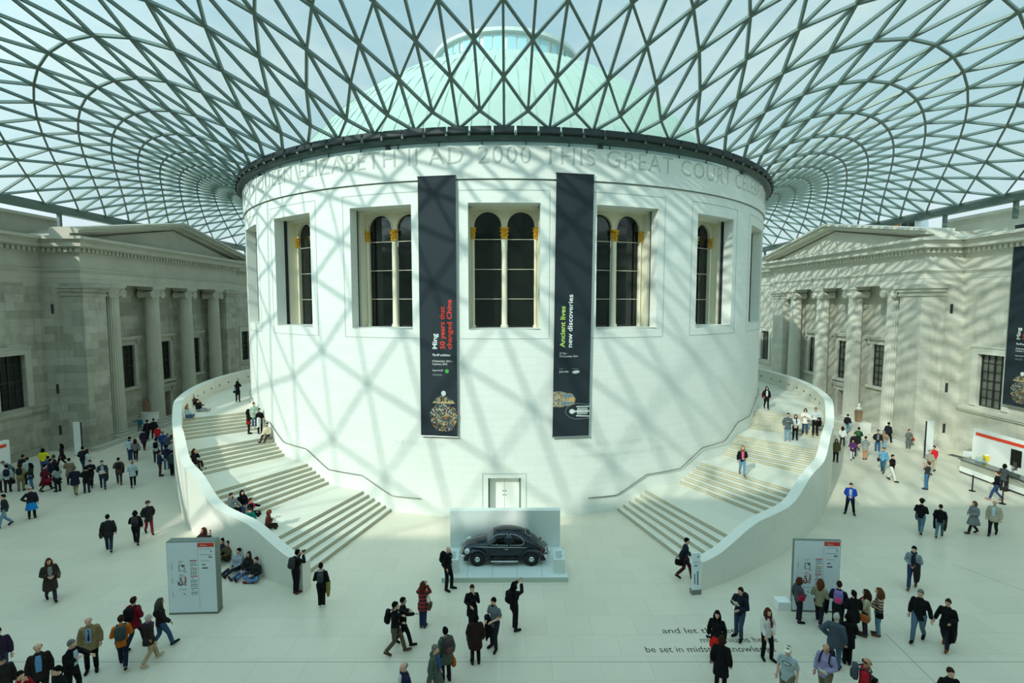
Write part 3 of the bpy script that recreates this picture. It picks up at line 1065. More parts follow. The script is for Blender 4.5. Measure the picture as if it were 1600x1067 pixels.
def banner_base(loc, rz, h, label, tilt=0.0):
    t = empty('banner', loc, rz); t.rotation_euler = (0, tilt, rz)
    tag(t, label, 'banner', 'hanging exhibition banners')
    mb = MB(); mb.box(-BWD / 2, BWD / 2, 0, .02, 0, h); mb.build('cloth', M_BAN, t)
    mb = MB(); mb.tube([(-BWD / 2 - .03, .01, -.02), (BWD / 2 + .03, .01, -.02)], .035, 8); mb.build('bottom_rod', plain('rod_steel', (170, 176, 174), .35, .8), t)
    mb = MB(); mb.tube([(-BWD / 2 - .03, .01, h + .02), (BWD / 2 + .03, .01, h + .02)], .03, 8); mb.build('top_rod', M_DARK, t)
    return t


def jar_banner(t):
    x0 = -BWD / 2; W_ = BWD
    put_text(t, 'title', 'Ming', .38, x0 + .47 * W_, 4.74, M_WHT, True, bold=.006, width=.82)
    put_text(t, 'subtitle', '50 years that', .38, x0 + .68 * W_, 4.74, M_RED, True, bold=.006, width=2.27)
    put_text(t, 'subtitle', 'changed China', .38, x0 + .87 * W_, 4.74, M_RED, True, bold=.006, width=2.63)
    put_text(t, 'small_print', 'The BP exhibition', .17, x0 + .34 * W_, 4.36, M_WHT, bold=.004, width=.98)
    put_text(t, 'small_print', '18 September 2014 –', .15, x0 + .34 * W_, 4.04, M_WHT, width=1.12)
    put_text(t, 'small_print', '5 January 2015', .15, x0 + .34 * W_, 3.88, M_WHT, width=.82)
    put_text(t, 'small_print', 'Supported by BP', .12, x0 + .34 * W_, 3.55, M_WHT, width=.58)
    flat(t, 'emblem', [(x0 + .73 * W_ + (.1 + .02 * (i % 2)) * cos(PI * i / 16), 3.55 + (.1 + .02 * (i % 2)) * sin(PI * i / 16)) for i in range(32)], M_GRN)
    for z in (3.36, 3.3): flat(t, 'small_print', [(x0 + .34 * W_, z), (x0 + .6 * W_, z), (x0 + .6 * W_, z + .025), (x0 + .34 * W_, z + .025)], M_GREYP)
    prof = [(.2, 0), (.42, .05), (.62, .3), (.74, .62), (.76, .95), (.66, 1.22), (.42, 1.4), (.38, 1.55), (.4, 1.6)]
    cx, zb = x0 + .635 * W_, .28
    poly = [(cx + r, zb + z) for r, z in prof] + [(cx - r, zb + z) for r, z in reversed(prof)]
    mb = MB(); mb.prism(poly, -.03, -.012, 'y'); jar = mb.build('jar_picture', M_JAR, t)
    lid = [(.6, 1.55), (.56, 1.62), (.42, 1.8), (.2, 1.92), (.1, 1.95)]
    poly = [(cx + r, zb + z) for r, z in lid] + [(cx - r, zb + z) for r, z in reversed(lid)]
    mb = MB(); mb.prism(poly, -.034, -.012, 'y'); mb.build('lid_picture', M_JAR, jar)
    mb = MB(); mb.prism([(cx - .62, zb + 1.53), (cx + .62, zb + 1.53), (cx + .58, zb + 1.6), (cx - .58, zb + 1.6)], -.037, -.012, 'y'); mb.build('rim_picture', plain('rim_tan', (196, 176, 120), .5), jar)
    mb = MB(); mb.prism(ellp(cx, zb + 2.07, .13, .14), -.034, -.012, 'y'); mb.build('knob_picture', M_BONE, jar)


p = dp(-9.18, R + .16, 4.53)
t = banner_base(p, rad(-9.18), 18.3 - 4.53, 'dark banner with red lettering and a painted lidded jar, hanging beside the middle window'); jar_banner(t)
# second banner
p = dp(9.36, R + .16, 4.5)
t = banner_base(p, rad(9.5), 18.49 - 4.55, 'dark banner with lime green lettering and a painted mummy case, hanging on the drum', rad(.55))
x0 = -BWD / 2; W_ = BWD
put_text(t, 'title', 'Ancient lives', .38, x0 + .29 * W_, 4.85, M_LIM, True, bold=.006, width=2.2)
put_text(t, 'subtitle', 'new discoveries', .38, x0 + .49 * W_, 4.85, M_WHT, True, bold=.006, width=2.82)
put_text(t, 'small_print', '22 May –', .15, x0 + .15 * W_, 4.48, M_WHT, width=.48)
put_text(t, 'small_print', '30 November 2014', .15, x0 + .15 * W_, 4.32, M_WHT, width=1.02)
put_text(t, 'small_print', 'Julius Bär', .14, x0 + .15 * W_, 3.5, M_WHT, width=.54)
flat(t, 'small_print', [(x0 + .15 * W_, 3.68), (x0 + .27 * W_, 3.68), (x0 + .27 * W_, 3.71), (x0 + .15 * W_, 3.71)], M_GREYP)
flat(t, 'small_print', [(x0 + .5 * W_, 3.68), (x0 + .68 * W_, 3.68), (x0 + .68 * W_, 3.71), (x0 + .5 * W_, 3.71)], M_GREYP)
em = flat(t, 'emblem', [(u + (v - 3.52) * .5, v) for u, v in ellp(x0 + .61 * W_, 3.52, .2, .085)], M_WHT)
put_text(em, 'emblem_lettering', 'SAMSUNG', .075, x0 + .61 * W_ - .15, 3.495, plain('ink_blue', (30, 50, 110), .6), y=-.018, width=.3)
mb = MB(); mb.prism([(x0, 1.65), (x0 + .45, 1.62), (x0 + .75, 1.68), (x0 + 1.0, 1.7), (x0 + 1.16, 1.8), (x0 + 1.25, 2.02), (x0 + 1.16, 2.25), (x0 + 1.0, 2.36), (x0 + .75, 2.38), (x0 + .4, 2.48), (x0, 2.46)], -.03, -.012, 'y')
cs = mb.build('case_picture', M_CASE, t)
mb = MB(); mb.prism(ellp(x0 + 1.03, 2.03, .17, .15), -.04, -.012, 'y'); mb.build('face_picture', M_CASEF, cs)
for dz in (-.21, .21):
    mb = MB(); mb.prism([(x0 + .55, 2.03 + dz - .07), (x0 + 1.12, 2.03 + dz * .9 - .05), (x0 + 1.12, 2.03 + dz * .9 + .05), (x0 + .55, 2.03 + dz + .07)], -.036, -.012, 'y'); mb.build('headdress_picture', M_BLUEC, cs)
oc = [(x0 + W_, .98), (x0 + 1.25, .94), (x0 + .95, 1.05), (x0 + .76, 1.2), (x0 + .68, 1.38), (x0 + .76, 1.56), (x0 + .98, 1.72), (x0 + 1.3, 1.8), (x0 + W_, 1.74)]
mb = MB()
for (a, b), (c, d) in zip(oc, oc[1:]): mb.bar((a, -.02, b), (c, -.02, d), .025, .02, (0, 1, 0))
bn = mb.build('outline_picture', M_GREYP, t)
mb = MB(); mb.prism(ellp(x0 + 1.06, 1.37, .15, .13), -.03, -.012, 'y')
for i in range(8): mb.prism([(x0 + 1.36 + i * .075, 1.2), (x0 + 1.4 + i * .075, 1.2), (x0 + 1.4 + i * .075, 1.56), (x0 + 1.36 + i * .075, 1.56)], -.03, -.012, 'y')
mb.prism([(x0 + 1.2, 1.33), (x0 + W_, 1.33), (x0 + W_, 1.41), (x0 + 1.2, 1.41)], -.034, -.012, 'y')
mb.prism([(x0 + 1.3, 1.1), (x0 + W_, 1.06), (x0 + W_, 1.12), (x0 + 1.3, 1.16)], -.03, -.012, 'y'); mb.prism([(x0 + 1.3, 1.6), (x0 + W_, 1.6), (x0 + W_, 1.66), (x0 + 1.3, 1.66)], -.03, -.012, 'y')
mb.build('skeleton_picture', M_BONE, bn)
# third banner on the sunny side facade
t = banner_base((36.0, -13.15 - BWD / 2 + .25, 4.45), rad(-90), 12.7, 'dark jar banner hanging on the sunlit side facade, cut by the picture edge'); jar_banner(t)

# ================================================================ CAR ON ITS PLINTH
M_PLAT = plain('platform_grey', (216, 225, 218), .35, var=.03)
M_PLATF = plain('platform_front', (186, 198, 184), .5, var=.03)
PX0, PX1, PY0, PY1 = -2.6, 2.72, -28.45, -25.1
pl = tag(empty('display_platform', (0.06, PY0, 0)), 'pale grey display platform with a tall backdrop behind the dark car', 'platform')
mb = MB(); mb.box(PX0 - .06, PX1 - .06, 0, PY1 - PY0, 0, .21); dk = mb.build('deck', M_PLAT, pl)
mb = MB(); mb.box(PX0 - .06, PX1 - .06, -.015, 0, 0, .2); mb.build('front_panel', M_PLATF, pl)
mb = MB()
for i in range(1, 5): mb.box(PX0 + i * 1.06 - .068, PX0 + i * 1.06 - .052, .02, 2.6, .21, .213)
mb.build('deck_joint', plain('joint_grey', (150, 166, 160), .7), dk)
mb = MB(); mb.box(PX0 + .01, PX1 - .13, -25.77 - PY0, -25.42 - PY0, .21, 1.98); mb.build('backdrop', M_PLAT, pl)
for x, lab in ((-2.15, 'small pale label stand on the front corner of the platform, half hidden by a visitor'), (2.38, 'small pale label stand with a text panel at the end of the car platform')):
    ls = tag(empty('label_stand', (x, -27.95, .21)), lab, 'stand', 'label stands on the platform')
    mb = MB(); mb.rings([[(-.23, -.22, 0), (.23, -.22, 0), (.23, .16, 0), (-.23, .16, 0)], [(-.23, -.22, .62), (.23, -.22, .62), (.23, .16, .86), (-.23, .16, .86)]]); mb.build('body', M_PLAT, ls)
    mb = MB()
    for i in range(6): mb.face([(-.17, -.17 + i * .05, .66 + i * .032), (.1 + .05 * (i % 3) * .5, -.17 + i * .05, .66 + i * .032), (.1 + .05 * (i % 3) * .5, -.15 + i * .05, .672 + i * .032), (-.17, -.15 + i * .05, .672 + i * .032)])
    mb.build('text_lines', M_GREYP, ls, fix=False)

M_CAR = plain('car_paint', (15, 30, 40), .2, .0, .04, 2, spec=.4, coat=.25)
M_CHROME = plain('chrome', (200, 206, 206), .12, 1.0, .02)
M_TYRE = plain('tyre_rubber', (22, 22, 22), .8)
M_CARGL = plain('car_glass', (6, 8, 9), .1, 0, .2, 2, spec=.25)
M_HEADL = plain('lamp_glass', (214, 222, 220), .08, .3, .03)
car = tag(empty('car', (0.02, -26.82, .21)), 'dark blue black vintage rounded saloon car on the pale display platform', 'car')
# x: front is -x. stations: x, roof/bonnet height, half width at belt, lower edge
ST = [(-1.86, .52, .28, .36), (-1.82, .66, .40, .32), (-1.7, .80, .47, .28), (-1.5, .90, .52, .26), (-1.25, .97, .57, .25), (-1.0, 1.02, .61, .25), (-.78, 1.05, .64, .25), (-.7, 1.12, .655, .25),
      (-.52, 1.32, .67, .25), (-.36, 1.43, .68, .25), (-.1, 1.49, .69, .25), (.15, 1.50, .69, .25), (.4, 1.485, .69, .25), (.65, 1.43, .68, .26), (.9, 1.33, .65, .28), (1.15, 1.18, .61, .3), (1.4, .99, .54, .33), (1.6, .82, .46, .36), (1.78, .62, .36, .4), (1.86, .5, .26, .42)]


def st_at(x):
    for a, b in zip(ST, ST[1:]):
        if x <= b[0]:
            t_ = (x - a[0]) / (b[0] - a[0]); return [a[i] + (b[i] - a[i]) * t_ for i in range(4)]
    return list(ST[-1])


def half_y(x, z):
    """half width of the shell at height z"""
    _, top, hw, bot = st_at(x)
    belt = .80 if top > .95 else bot + (top - bot) * .5
    if z <= belt: return hw * (1 - .06 * ((belt - z) / max(.1, belt - bot)) ** 2)
    q = min(1, (z - belt) / max(.05, top - belt))
    return hw * (1 - q ** 2.6) ** .5 * (1 - .05 * q) if q < 1 else 0


mb = MB(); rr = []
for (x, top, hw, bot) in ST:
    ring = []
    belt = .80 if top > .95 else bot + (top - bot) * .5
    zz = [bot, bot + (belt - bot) * .5, belt] + [belt + (top - belt) * q for q in (.2, .4, .58, .72, .84, .93, .98)]
    for z in zz: ring.append((x, -half_y(x, z), z))
    ring.append((x, 0, top))
    for z in reversed(zz): ring.append((x, half_y(x, z), z))
    rr.append(ring)
mb.rings(rr)
body = mb.build('body_shell', M_CAR, car, True)
sb = body.modifiers.new('smooth', 'SUBSURF'); sb.levels = 1; sb.render_levels = 2


def patch(name, poly, off, mat, parent, side=-1, thick=0):
    """flush panel following the shell side; poly of (x,z)"""
    mb_ = MB(); n = len(poly)
    cx = sum(p[0] for p in poly) / n; cz = sum(p[1] for p in poly) / n
    P3 = lambda u, v: (u, side * (half_y(u, v) + off), v)
    for i in range(n):
        a, b = poly[i], poly[(i + 1) % n]
        for k in range(4):
            s0, s1 = k / 4, (k + 1) / 4
            q = [(cx + (a[0] - cx) * s, cz + (a[1] - cz) * s) for s in (s0, s1)] + [(cx + (b[0] - cx) * s, cz + (b[1] - cz) * s) for s in (s1, s0)]
            mb_.face([P3(*w) for w in (q if k else q[:3])])
    return mb_.build(name, mat, parent, True)


def line_on(name, pts, off, r, mat, parent, side=-1, close=False):
    mb_ = MB(); mb_.tube([(u, side * (half_y(u, v) + off), v) for u, v in pts], r, 6, close=close); return mb_.build(name, mat, parent, True)


W1 = [(-.60, .93), (-.44, 1.25), (-.3, 1.31), (.16, 1.34), (.16, .93)]
W2 = [(.27, .93), (.27, 1.34), (.5, 1.31), (.72, 1.22), (.86, 1.08), (.86, .98), (.78, .93)]
for sd in (-1, 1):
    patch('side_window', W1, .006, M_CARGL, car, sd); line_on('window_trim', W1, .008, .012, M_CHROME, car, sd, True)
    patch('side_window', W2, .006, M_CARGL, car, sd); line_on('window_trim', W2, .008, .012, M_CHROME, car, sd, True)
    line_on('quarter_light_bar', [(-.32, .93), (-.32, 1.3)], .01, .012, M_CHROME, car, sd)
    line_on('waist_trim', [(-1.3, .80), (-.9, .83), (-.5, .845), (0, .85), (.6, .84), (1.0, .80)], .012, .014, M_CHROME, car, sd)
    line_on('door_seam', [(-.68, .34), (-.68, .84), (-.62, .93)], .002, .007, M_BLACK, car, sd)
    line_on('door_seam', [(.22, .34), (.22, 1.36)], .002, .007, M_BLACK, car, sd)
    line_on('door_handle', [(.02, .77), (.17, .77)], .03, .018, M_CHROME, car, sd)
    # fenders: swept arches over the wheels
    for (cx, r0, fr, bk, nm) in ((-1.17, .40, -1.78, -.52, 'front_fender'), (1.17, .40, .52, 1.82, 'rear_fender')):
        mb = MB(); rs = []
        n = 18
        for i in range(n + 1):
            t_ = i / n
            x = fr + (bk - fr) * t_
            hgt = math.sin(PI * min(1, max(0, t_))) ** .75
            ztop = .30 + .46 * hgt
            wout = .74 * (1 - .10 * abs(2 * t_ - 1) ** 3)
            rin = .37
            arch = math.sqrt(max(0, rin ** 2 - (x - cx) ** 2)) if abs(x - cx) < rin else 0
            zb = max(.24, .33 + arch - .02) if arch else .24
            zb = min(zb, ztop - .04)
            ring = [(x, sd * .42, zb), (x, sd * wout, zb), (x, sd * (wout + .005), zb + (ztop - zb) * .35), (x, sd * (wout - .05), zb + (ztop - zb) * .75), (x, sd * (wout - .15), ztop), (x, sd * .5, ztop - .02), (x, sd * .42, ztop - .06)]
            rs.append(ring)
        mb.rings(rs); fo = mb.build(nm, M_CAR, car, True, autosmooth=45)
    mb = MB(); mb.box(-.58, .60, min(sd * .62, sd * .77), max(sd * .62, sd * .77), .235, .27); rb = mb.build('running_board', M_TYRE, car)
    mb = MB(); mb.box(-.58, .60, min(sd * .765, sd * .8), max(sd * .765, sd * .8), .235, .28); mb.build('trim_strip', plain('strip_white', (220, 224, 222), .3, .3), rb)
    for cx in (-1.17, 1.2):
        w = MB(); c = Vector((cx, sd * .66, .325))
        rs = []
        for (y, r) in ((-.07, .2), (-.08, .29), (-.05, .322), (0, .328), (.05, .322), (.08, .29), (.085, .2)):
            rs.append([(c.x + r * cos(2 * PI * j / 32), c.y + sd * y, c.z + r * sin(2 * PI * j / 32)) for j in range(32)])
        w.rings(rs); wo = w.build('wheel', M_TYRE, car, True, autosmooth=50)
        w = MB(); rs = []
        for (y, r) in ((.05, .205), (.088, .2), (.082, .17), (.06, .14), (.075, .125)): rs.append([(c.x + r * cos(2 * PI * j / 32), c.y + sd * y, c.z + r * sin(2 * PI * j / 32)) for j in range(32)])
        w.rings(rs); w.build('wheel_rim', plain('rim_dark', (40, 44, 46), .4, .2), wo, True)
        w = MB(); rs = []
        for (y, r) in ((.07, .125), (.105, .12), (.125, .085), (.132, .03)): rs.append([(c.x + r * cos(2 * PI * j / 24), c.y + sd * y, c.z + r * sin(2 * PI * j / 24)) for j in range(24)])
        w.rings(rs); w.build('hub_cap', M_CHROME, wo, True)
    hl = MB(); hl.ell((-1.62, sd * .58, .62), .13, .12, .13, 16, 10); ho = hl.build('headlamp', M_HEADL, car, True)
    hr = MB(); hr.tube([(-1.66 + .02 * 0, sd * .58 + .125 * cos(2 * PI * j / 20), .62 + .125 * sin(2 * PI * j / 20)) for j in range(20)], .014, 6, close=True); hr.build('headlamp_ring', M_CHROME, ho, True)
    tl = MB(); tl.ell((1.66, sd * .60, .62), .05, .05, .07, 10, 8); tl.build('tail_lamp', plain('lamp_red', (120, 20, 16), .2), car, True)
# windscreen, rear window
def top_patch(name, xs, qmax, mat):
    mb_ = MB(); rs = []
    for x in xs:
        _, top, hw, bot = st_at(x); row = []
        for j in range(9):
            s_ = -1 + 2 * j / 8
            y = s_ * hw * qmax
            z = .80
            lo, hi = .8, top
            for _ in range(24):
                m_ = (lo + hi) / 2
                if half_y(x, m_) > abs(y): lo = m_
                else: hi = m_
            row.append((x, y, lo))
        rs.append(row)
    for a, b in zip(rs, rs[1:]):
        for j in range(8): mb_.face([a[j], a[j + 1], b[j + 1], b[j]])
    o = mb_.build(name, mat, car, True); o.location = (-.012 if xs[0] < 0 else .012, 0, .012)
    return o
top_patch('windscreen', [-.71, -.64, -.57, -.5, -.45], .8, plain('screen_glass', (70, 84, 84), .06, 0, .1, 2, spec=.7))
rw = top_patch('rear_window', [.93, 1.0, 1.08, 1.16], .45, M_CARGL)
rt = MB(); q = []
for (x, y) in ((.92, -.28), (.92, 0), (.92, .28), (1.04, .33), (1.17, .28), (1.17, 0), (1.17, -.28), (1.04, -.33)):
    _, top, hw, bot = st_at(x); lo, hi = .8, top
    for _ in range(24):
        m_ = (lo + hi) / 2
        if half_y(x, m_) > abs(y): lo = m_
        else: hi = m_
    q.append((x + .012, y, lo + .012))
rt.tube(q, .013, 6, close=True); rt.build('rear_window_trim', M_CHROME, rw, True)
mb = MB(); mb.tube([(x, 0, st_at(x)[1] + .012) for x in (-1.74, -1.6, -1.4, -1.2, -1.0, -.85)], .012, 6); mb.build('bonnet_trim', M_CHROME, car, True)
for x, nm in ((-1.93, 'front_bumper'), (1.95, 'rear_bumper')):
    sg = -1 if x < 0 else 1
    mb = MB(); mb.tube([(x - sg * .18, -.72, .42), (x - sg * .03, -.6, .42), (x, -.3, .42), (x, .3, .42), (x - sg * .03, .6, .42), (x - sg * .18, .72, .42)], .045, 8)
    bo = mb.build(nm, M_CHROME, car, True)
    for y in (-.38, .38):
        mb = MB(); mb.tube([(x + sg * .02, y, .34), (x + sg * .05, y, .44), (x + sg * .02, y, .58)], .028, 6); mb.build('bumper_guard', M_CHROME, bo, True)
        mb = MB(); mb.bar((x, y, .42), (x - sg * .25, y, .42), .04, .04); mb.build('bumper_bracket', M_BLACK, bo)

# ================================================================ MAP SIGNS
M_SIGN = plain('sign_pale_blue', (222, 232, 234), .45, var=.02)
M_SIGNE = plain('sign_edge_grey', (120, 128, 118), .5, .1)
M_INK = plain('sign_ink', (48, 54, 58), .6)
M_REDP = plain('sign_red', (214, 52, 34), .55)
M_YEL = plain('sign_ochre', (190, 150, 70), .6)


def map_sign(loc, rz, label, w=1.86, h=2.82, th=.34, flip=False, base=False):
    t = empty('map_sign', loc, rz); tag(t, label, 'sign', 'freestanding map signs')
    mb = MB(); mb.box(-w / 2, w / 2, 0, th, 0, h); mb.build('body', M_SIGNE, t)
    mb = MB(); mb.box(-w / 2 + .015, w / 2 - .015, -.012, 0, .07, h - .03); fc = mb.build('face', M_SIGN, t)
    S = lambda u0, u1, v0, v1: [(-w / 2 + w * u0, h * v0), (-w / 2 + w * u1, h * v0), (-w / 2 + w * u1, h * v1), (-w / 2 + w * u0, h * v1)]
    y = -.016
    hd = flat(t, 'header', S(.64, .975, .925, .982), M_REDP, y)
    put_text(hd, 'header_lettering', 'Welcome', .09, -w / 2 + w * .69, h * .94, M_WHT, y=-.02, width=.24)
    pn = MB()
    def blk(u0, u1, v0, v1): pn.face([(p[0], y, p[1]) for p in S(u0, u1, v0, v1)])
    for u0, u1, v in ((.68, .93, .895), (.68, .93, .82), (.84, .92, .8), (.7, .88, .735)): blk(u0, u1, v, v + .004)
    for u0, u1, v in ((.90, .925, .855), (.86, .885, .775), (.895, .925, .775), (.72, .745, .675), (.755, .785, .675), (.72, .83, .628)): blk(u0, u1, v, v + .017)
    blk(.635, .638, .06, .93)
    # plans
    for (u0, v0, u1, v1) in ((.24, .60, .36, .68),):
        for q in ((u0, u1, v0, v0 + .006), (u0, u1, v1, v1 + .006), (u0, u0 + .012, v0, v1), (u1 - .012, u1, v0, v1)): blk(*q)
        blk(.3, .34, .655, .68); blk(.34, .41, .585, .59)
    random.seed(4)
    for i in range(34):
        u = .2 + .17 * random.random(); v = .39 + .11 * random.random(); blk(u, u + .012 + .025 * random.random(), v, v + .004 + .012 * random.random())
    blk(.31, .36, .42, .425); blk(.36, .37, .42, .53)
    for u, v in ((.24, .345), (.3, .34), (.34, .345), (.31, .285), (.33, .275)): blk(u, u + .03, v, v + .008)
    for v in (.69, .5, .31): blk(.09, .094, v - .07, v + .02); blk(.105, .108, v - .08, v)
    rows = [.735, .68, .63, .575, .52, .465, .41, .355, .30]
    for i, v in enumerate(rows):
        blk(.47, .61, v, v + .007)
        if i % 3 != 1:
            for k in range(3): blk(.48 + k * .045, .5 + k * .045, v - .028, v - .014)
        else: blk(.5, .52, v - .025, v - .014)
    pn.build('plan_print', M_INK, fc, fix=False)
    rd = MB()
    def rb(u0, u1, v0, v1): rd.face([(p[0], y - .003, p[1]) for p in S(u0, u1, v0, v1)])
    for i in (0, 4): rb(.47, .61, rows[i] + .002, rows[i] + .012)
    rb(.24, .33, .548, .553); rb(.25, .37, .528, .533); rb(.36, .372, .46, .53); rb(.28, .3, .4, .47)
    rd.build('red_print', M_REDP, fc, fix=False)
    rd = MB()
    rb(.47, .61, rows[2], rows[2] + .01); rb(.24, .33, .735, .74); rb(.24, .31, .715, .72)
    rd.build('ochre_print', M_YEL, fc, fix=False)
    mb = MB(); mb.box(-w / 2 - .005, w / 2 + .005, -.02, th + .005, 0, .06); mb.build('plinth', plain('sign_base', (110, 116, 106), .5, .2), t)
    if base:
        mb = MB(); mb.box(-w / 2 - .5, -w / 2 - .01, .0, .42, .0, .34); mb.build('side_box', M_WHITE, t)
    return t


a, b = ground(265, 960), ground(341, 958)
map_sign(((a.x + b.x) / 2, (a.y + b.y) / 2, 0), math.atan2(b.y - a.y, b.x - a.x), 'pale blue floor plan sign standing before the seated row by the stair wall', (b - a).length)
a, b = ground(1236.5, 955), ground(1309, 957)
map_sign(((a.x + b.x) / 2, (a.y + b.y) / 2, 0), math.atan2(b.y - a.y, b.x - a.x), 'pale blue floor plan sign with a small group of visitors reading it', (b - a).length, th=.12, base=True)

# slim leaning notice by the stair foot
a, b = ground(1080.5, 929), ground(1096, 929.5)
t = tag(empty('notice_stand', ((a.x + b.x) / 2, a.y, 0), rad(8)), 'slim pale notice stand at the foot of the stair parapet', 'sign')
mb = MB(); mb.box(-.2, .2, -.02, .18, 0, .2); mb.build('base', M_SIGNE, t)
mb = MB(); mb.rings([[(-.18, 0, .2), (.18, 0, .2), (.18, .06, .2), (-.18, .06, .2)], [(-.18, .1, 1.68), (.18, .1, 1.68), (.18, .16, 1.68), (-.18, .16, 1.68)]]); fc = mb.build('panel', M_SIGN, t)
mb = MB()
for u0, u1, z0, z1 in ((-.1, -.05, .45, .85), (.02, .09, .4, .95), (-.1, .05, 1.15, 1.2), (-.12, .1, 1.3, 1.32), (.05, .12, 1.5, 1.56)):
    mb.face([(u0, z0 * .0676 - .0205, z0), (u1, z0 * .0676 - .0205, z0), (u1, z1 * .0676 - .0205, z1), (u0, z1 * .0676 - .0205, z1)])
mb.build('print', plain('notice_print', (110, 130, 140), .6), fc, fix=False)

# tall white pylons beside the facades
for (px, py, h, s, lab) in ((122.5, 712, 2.62, -1, 'tall blank white pylon sign by the shaded facade pier'), (1451, 716, 2.85, 1, 'tall blank white pylon sign by the sunlit facade pier')):
    p = ground(px, py)
    t = tag(empty('pylon_sign', p, rad(6 * s)), lab, 'sign', 'white pylon signs')
    mb = MB(); mb.box(-.3, .3, 0, .06, .03, h); mb.build('panel', M_WHITE, t)
    mb = MB(); x = -s * .3
    mb.box(min(x, x - s * .03), max(x, x - s * .03), -.005, .1, .0, h); mb.build('dark_edge', M_DARK, t)
    mb = MB(); mb.box(-.34, .34, -.03, .2, 0, .03); mb.build('base', M_SIGNE, t)

# ================================================================ INFORMATION DESK (sunny side) and its twin (shaded side)
def panel_wall(x, y0, y1, h, s, label):
    t = tag(empty('desk_screen', (x, (y0 + y1) / 2, 0)), label, 'screen', 'white desk screens with red bands')
    hl = (y1 - y0) / 2
    mb = MB(); mb.box(0, .28, -hl, hl, 0, h); mb.mirror_x(s); mb.build('panel', M_WHITE, t)
    mb = MB(); mb.box(-.012, 0, -hl + .1, hl - .22, h - .42, h - .2); mb.mirror_x(s); mb.build('red_band', plain('band_red', (232, 70, 36), .5), t)
    return t
ps = panel_wall(33.6, -18.6, -13.35, 2.75, 1, 'white screen wall with a red band behind the information counter')
mb = MB(); mb.box(-.03, 0, -.9, -.2, 1.0, 2.1); mb.build('monitor_panel', M_BLACK, ps)
panel_wall(-33.2, -19.0, -15.25, 2.6, -1, 'white screen with a red band at the far edge of the shaded side')
ct = tag(empty('information_counter', (31.6, -17.2, 0)), 'long white counter with a dark glossy worktop by the sunlit facade', 'counter')
mb = MB(); mb.box(0.02, .5, -2.6, 2.55, 0, .92); mb.build('front', plain('counter_stone', (178, 180, 164), .6), ct)
mb = MB(); mb.box(-.02, .02, -2.6, 2.55, .1, .44); mb.build('white_band', M_WHITE, ct)
mb = MB(); mb.box(-.08, .75, -2.7, 2.65, .92, .97); mb.build('worktop', plain('worktop_dark', (84, 92, 84), .12), ct)
mb = MB(); mb.box(.0, .02, -2.6, 2.55, .0, .1); mb.build('kickboard', M_DARK, ct)
def on_counter(px, py): return ground(px, py, .97)
p = on_counter(1541, 720)
t = tag(empty('leaflet_box', (p.x, p.y, .97)), 'bright yellow leaflet holder on the end of the dark counter', 'box')
mb = MB(); mb.rings([[(-.14, -.1, 0), (.14, -.1, 0), (.14, .1, 0), (-.14, .1, 0)], [(-.16, -.06, .34), (.16, -.06, .34), (.16, .13, .4), (-.16, .13, .4)]]); mb.build('holder', plain('yellow_plastic', (236, 200, 40), .45), t)
mb = MB(); mb.box(-.12, .12, -.02, .08, .3, .46); mb.build('leaflet', M_WHITE, t)
p = on_counter(1532, 721)
t = tag(empty('display_case', (p.x, p.y, .97)), 'small clear acrylic case beside the yellow holder on the counter', 'case')
mb = MB(); mb.box(-.22, .22, -.16, .16, 0, .3); mb.build('case', glass_mat('acrylic', (.85, .92, .92), .12, .03), t)
mb = MB(); mb.box(-.2, .2, -.14, .14, 0, .03); mb.build('case_base', M_SIGN, t)
p = on_counter(1578, 734)
t = tag(empty('computer_monitor', (p.x + .35, p.y, .97), rad(60)), 'black computer monitor standing on the dark counter', 'monitor')
mb = MB(); mb.box(-.3, .3, -.02, .03, .12, .5); mb.build('screen', M_BLACK, t)
mb = MB(); mb.box(-.03, .03, 0, .04, .02, .14); mb.box(-.14, .14, -.08, .12, 0, .02); mb.build('stand', M_BLACK, t)
# small notice on two legs
p = ground(1510, 735)
t = tag(empty('notice_board', (p.x, p.y, 0), rad(-18)), 'small white notice on two thin legs near the counter end', 'sign')
mb = MB(); mb.box(-.26, .26, 0, .02, 1.0, 1.38); mb.build('plate', M_WHITE, t)
for x in (-.22, .22):
    mb = MB(); mb.tube([(x, .02, .03), (x, .02, 1.3)], .012, 6); mb.build('leg', M_SIGNE, t)
mb = MB(); mb.box(-.28, .28, -.16, .2, 0, .03); mb.build('base', M_SIGNE, t)
# grating in the floor
a, b = ground(1484, 710), ground(1527, 721)
t = tag(empty('floor_grating', ((a.x + b.x) / 2, (a.y + b.y) / 2, 0), math.atan2(b.y - a.y, b.x - a.x)), 'dark strip of floor grating running along the wall towards the counter', 'grating')
l = (b - a).length / 2
mb = MB(); mb.box(-l, l, -.3, .3, 0, .012); mb.build('frame', M_SIGNE, t)
mb = MB(); n = 26
for i in range(n): mb.box(-l + 2 * l * i / n + .02, -l + 2 * l * (i + .6) / n, -.26, .26, .012, .02)
mb.build('bars', M_DARK, t)
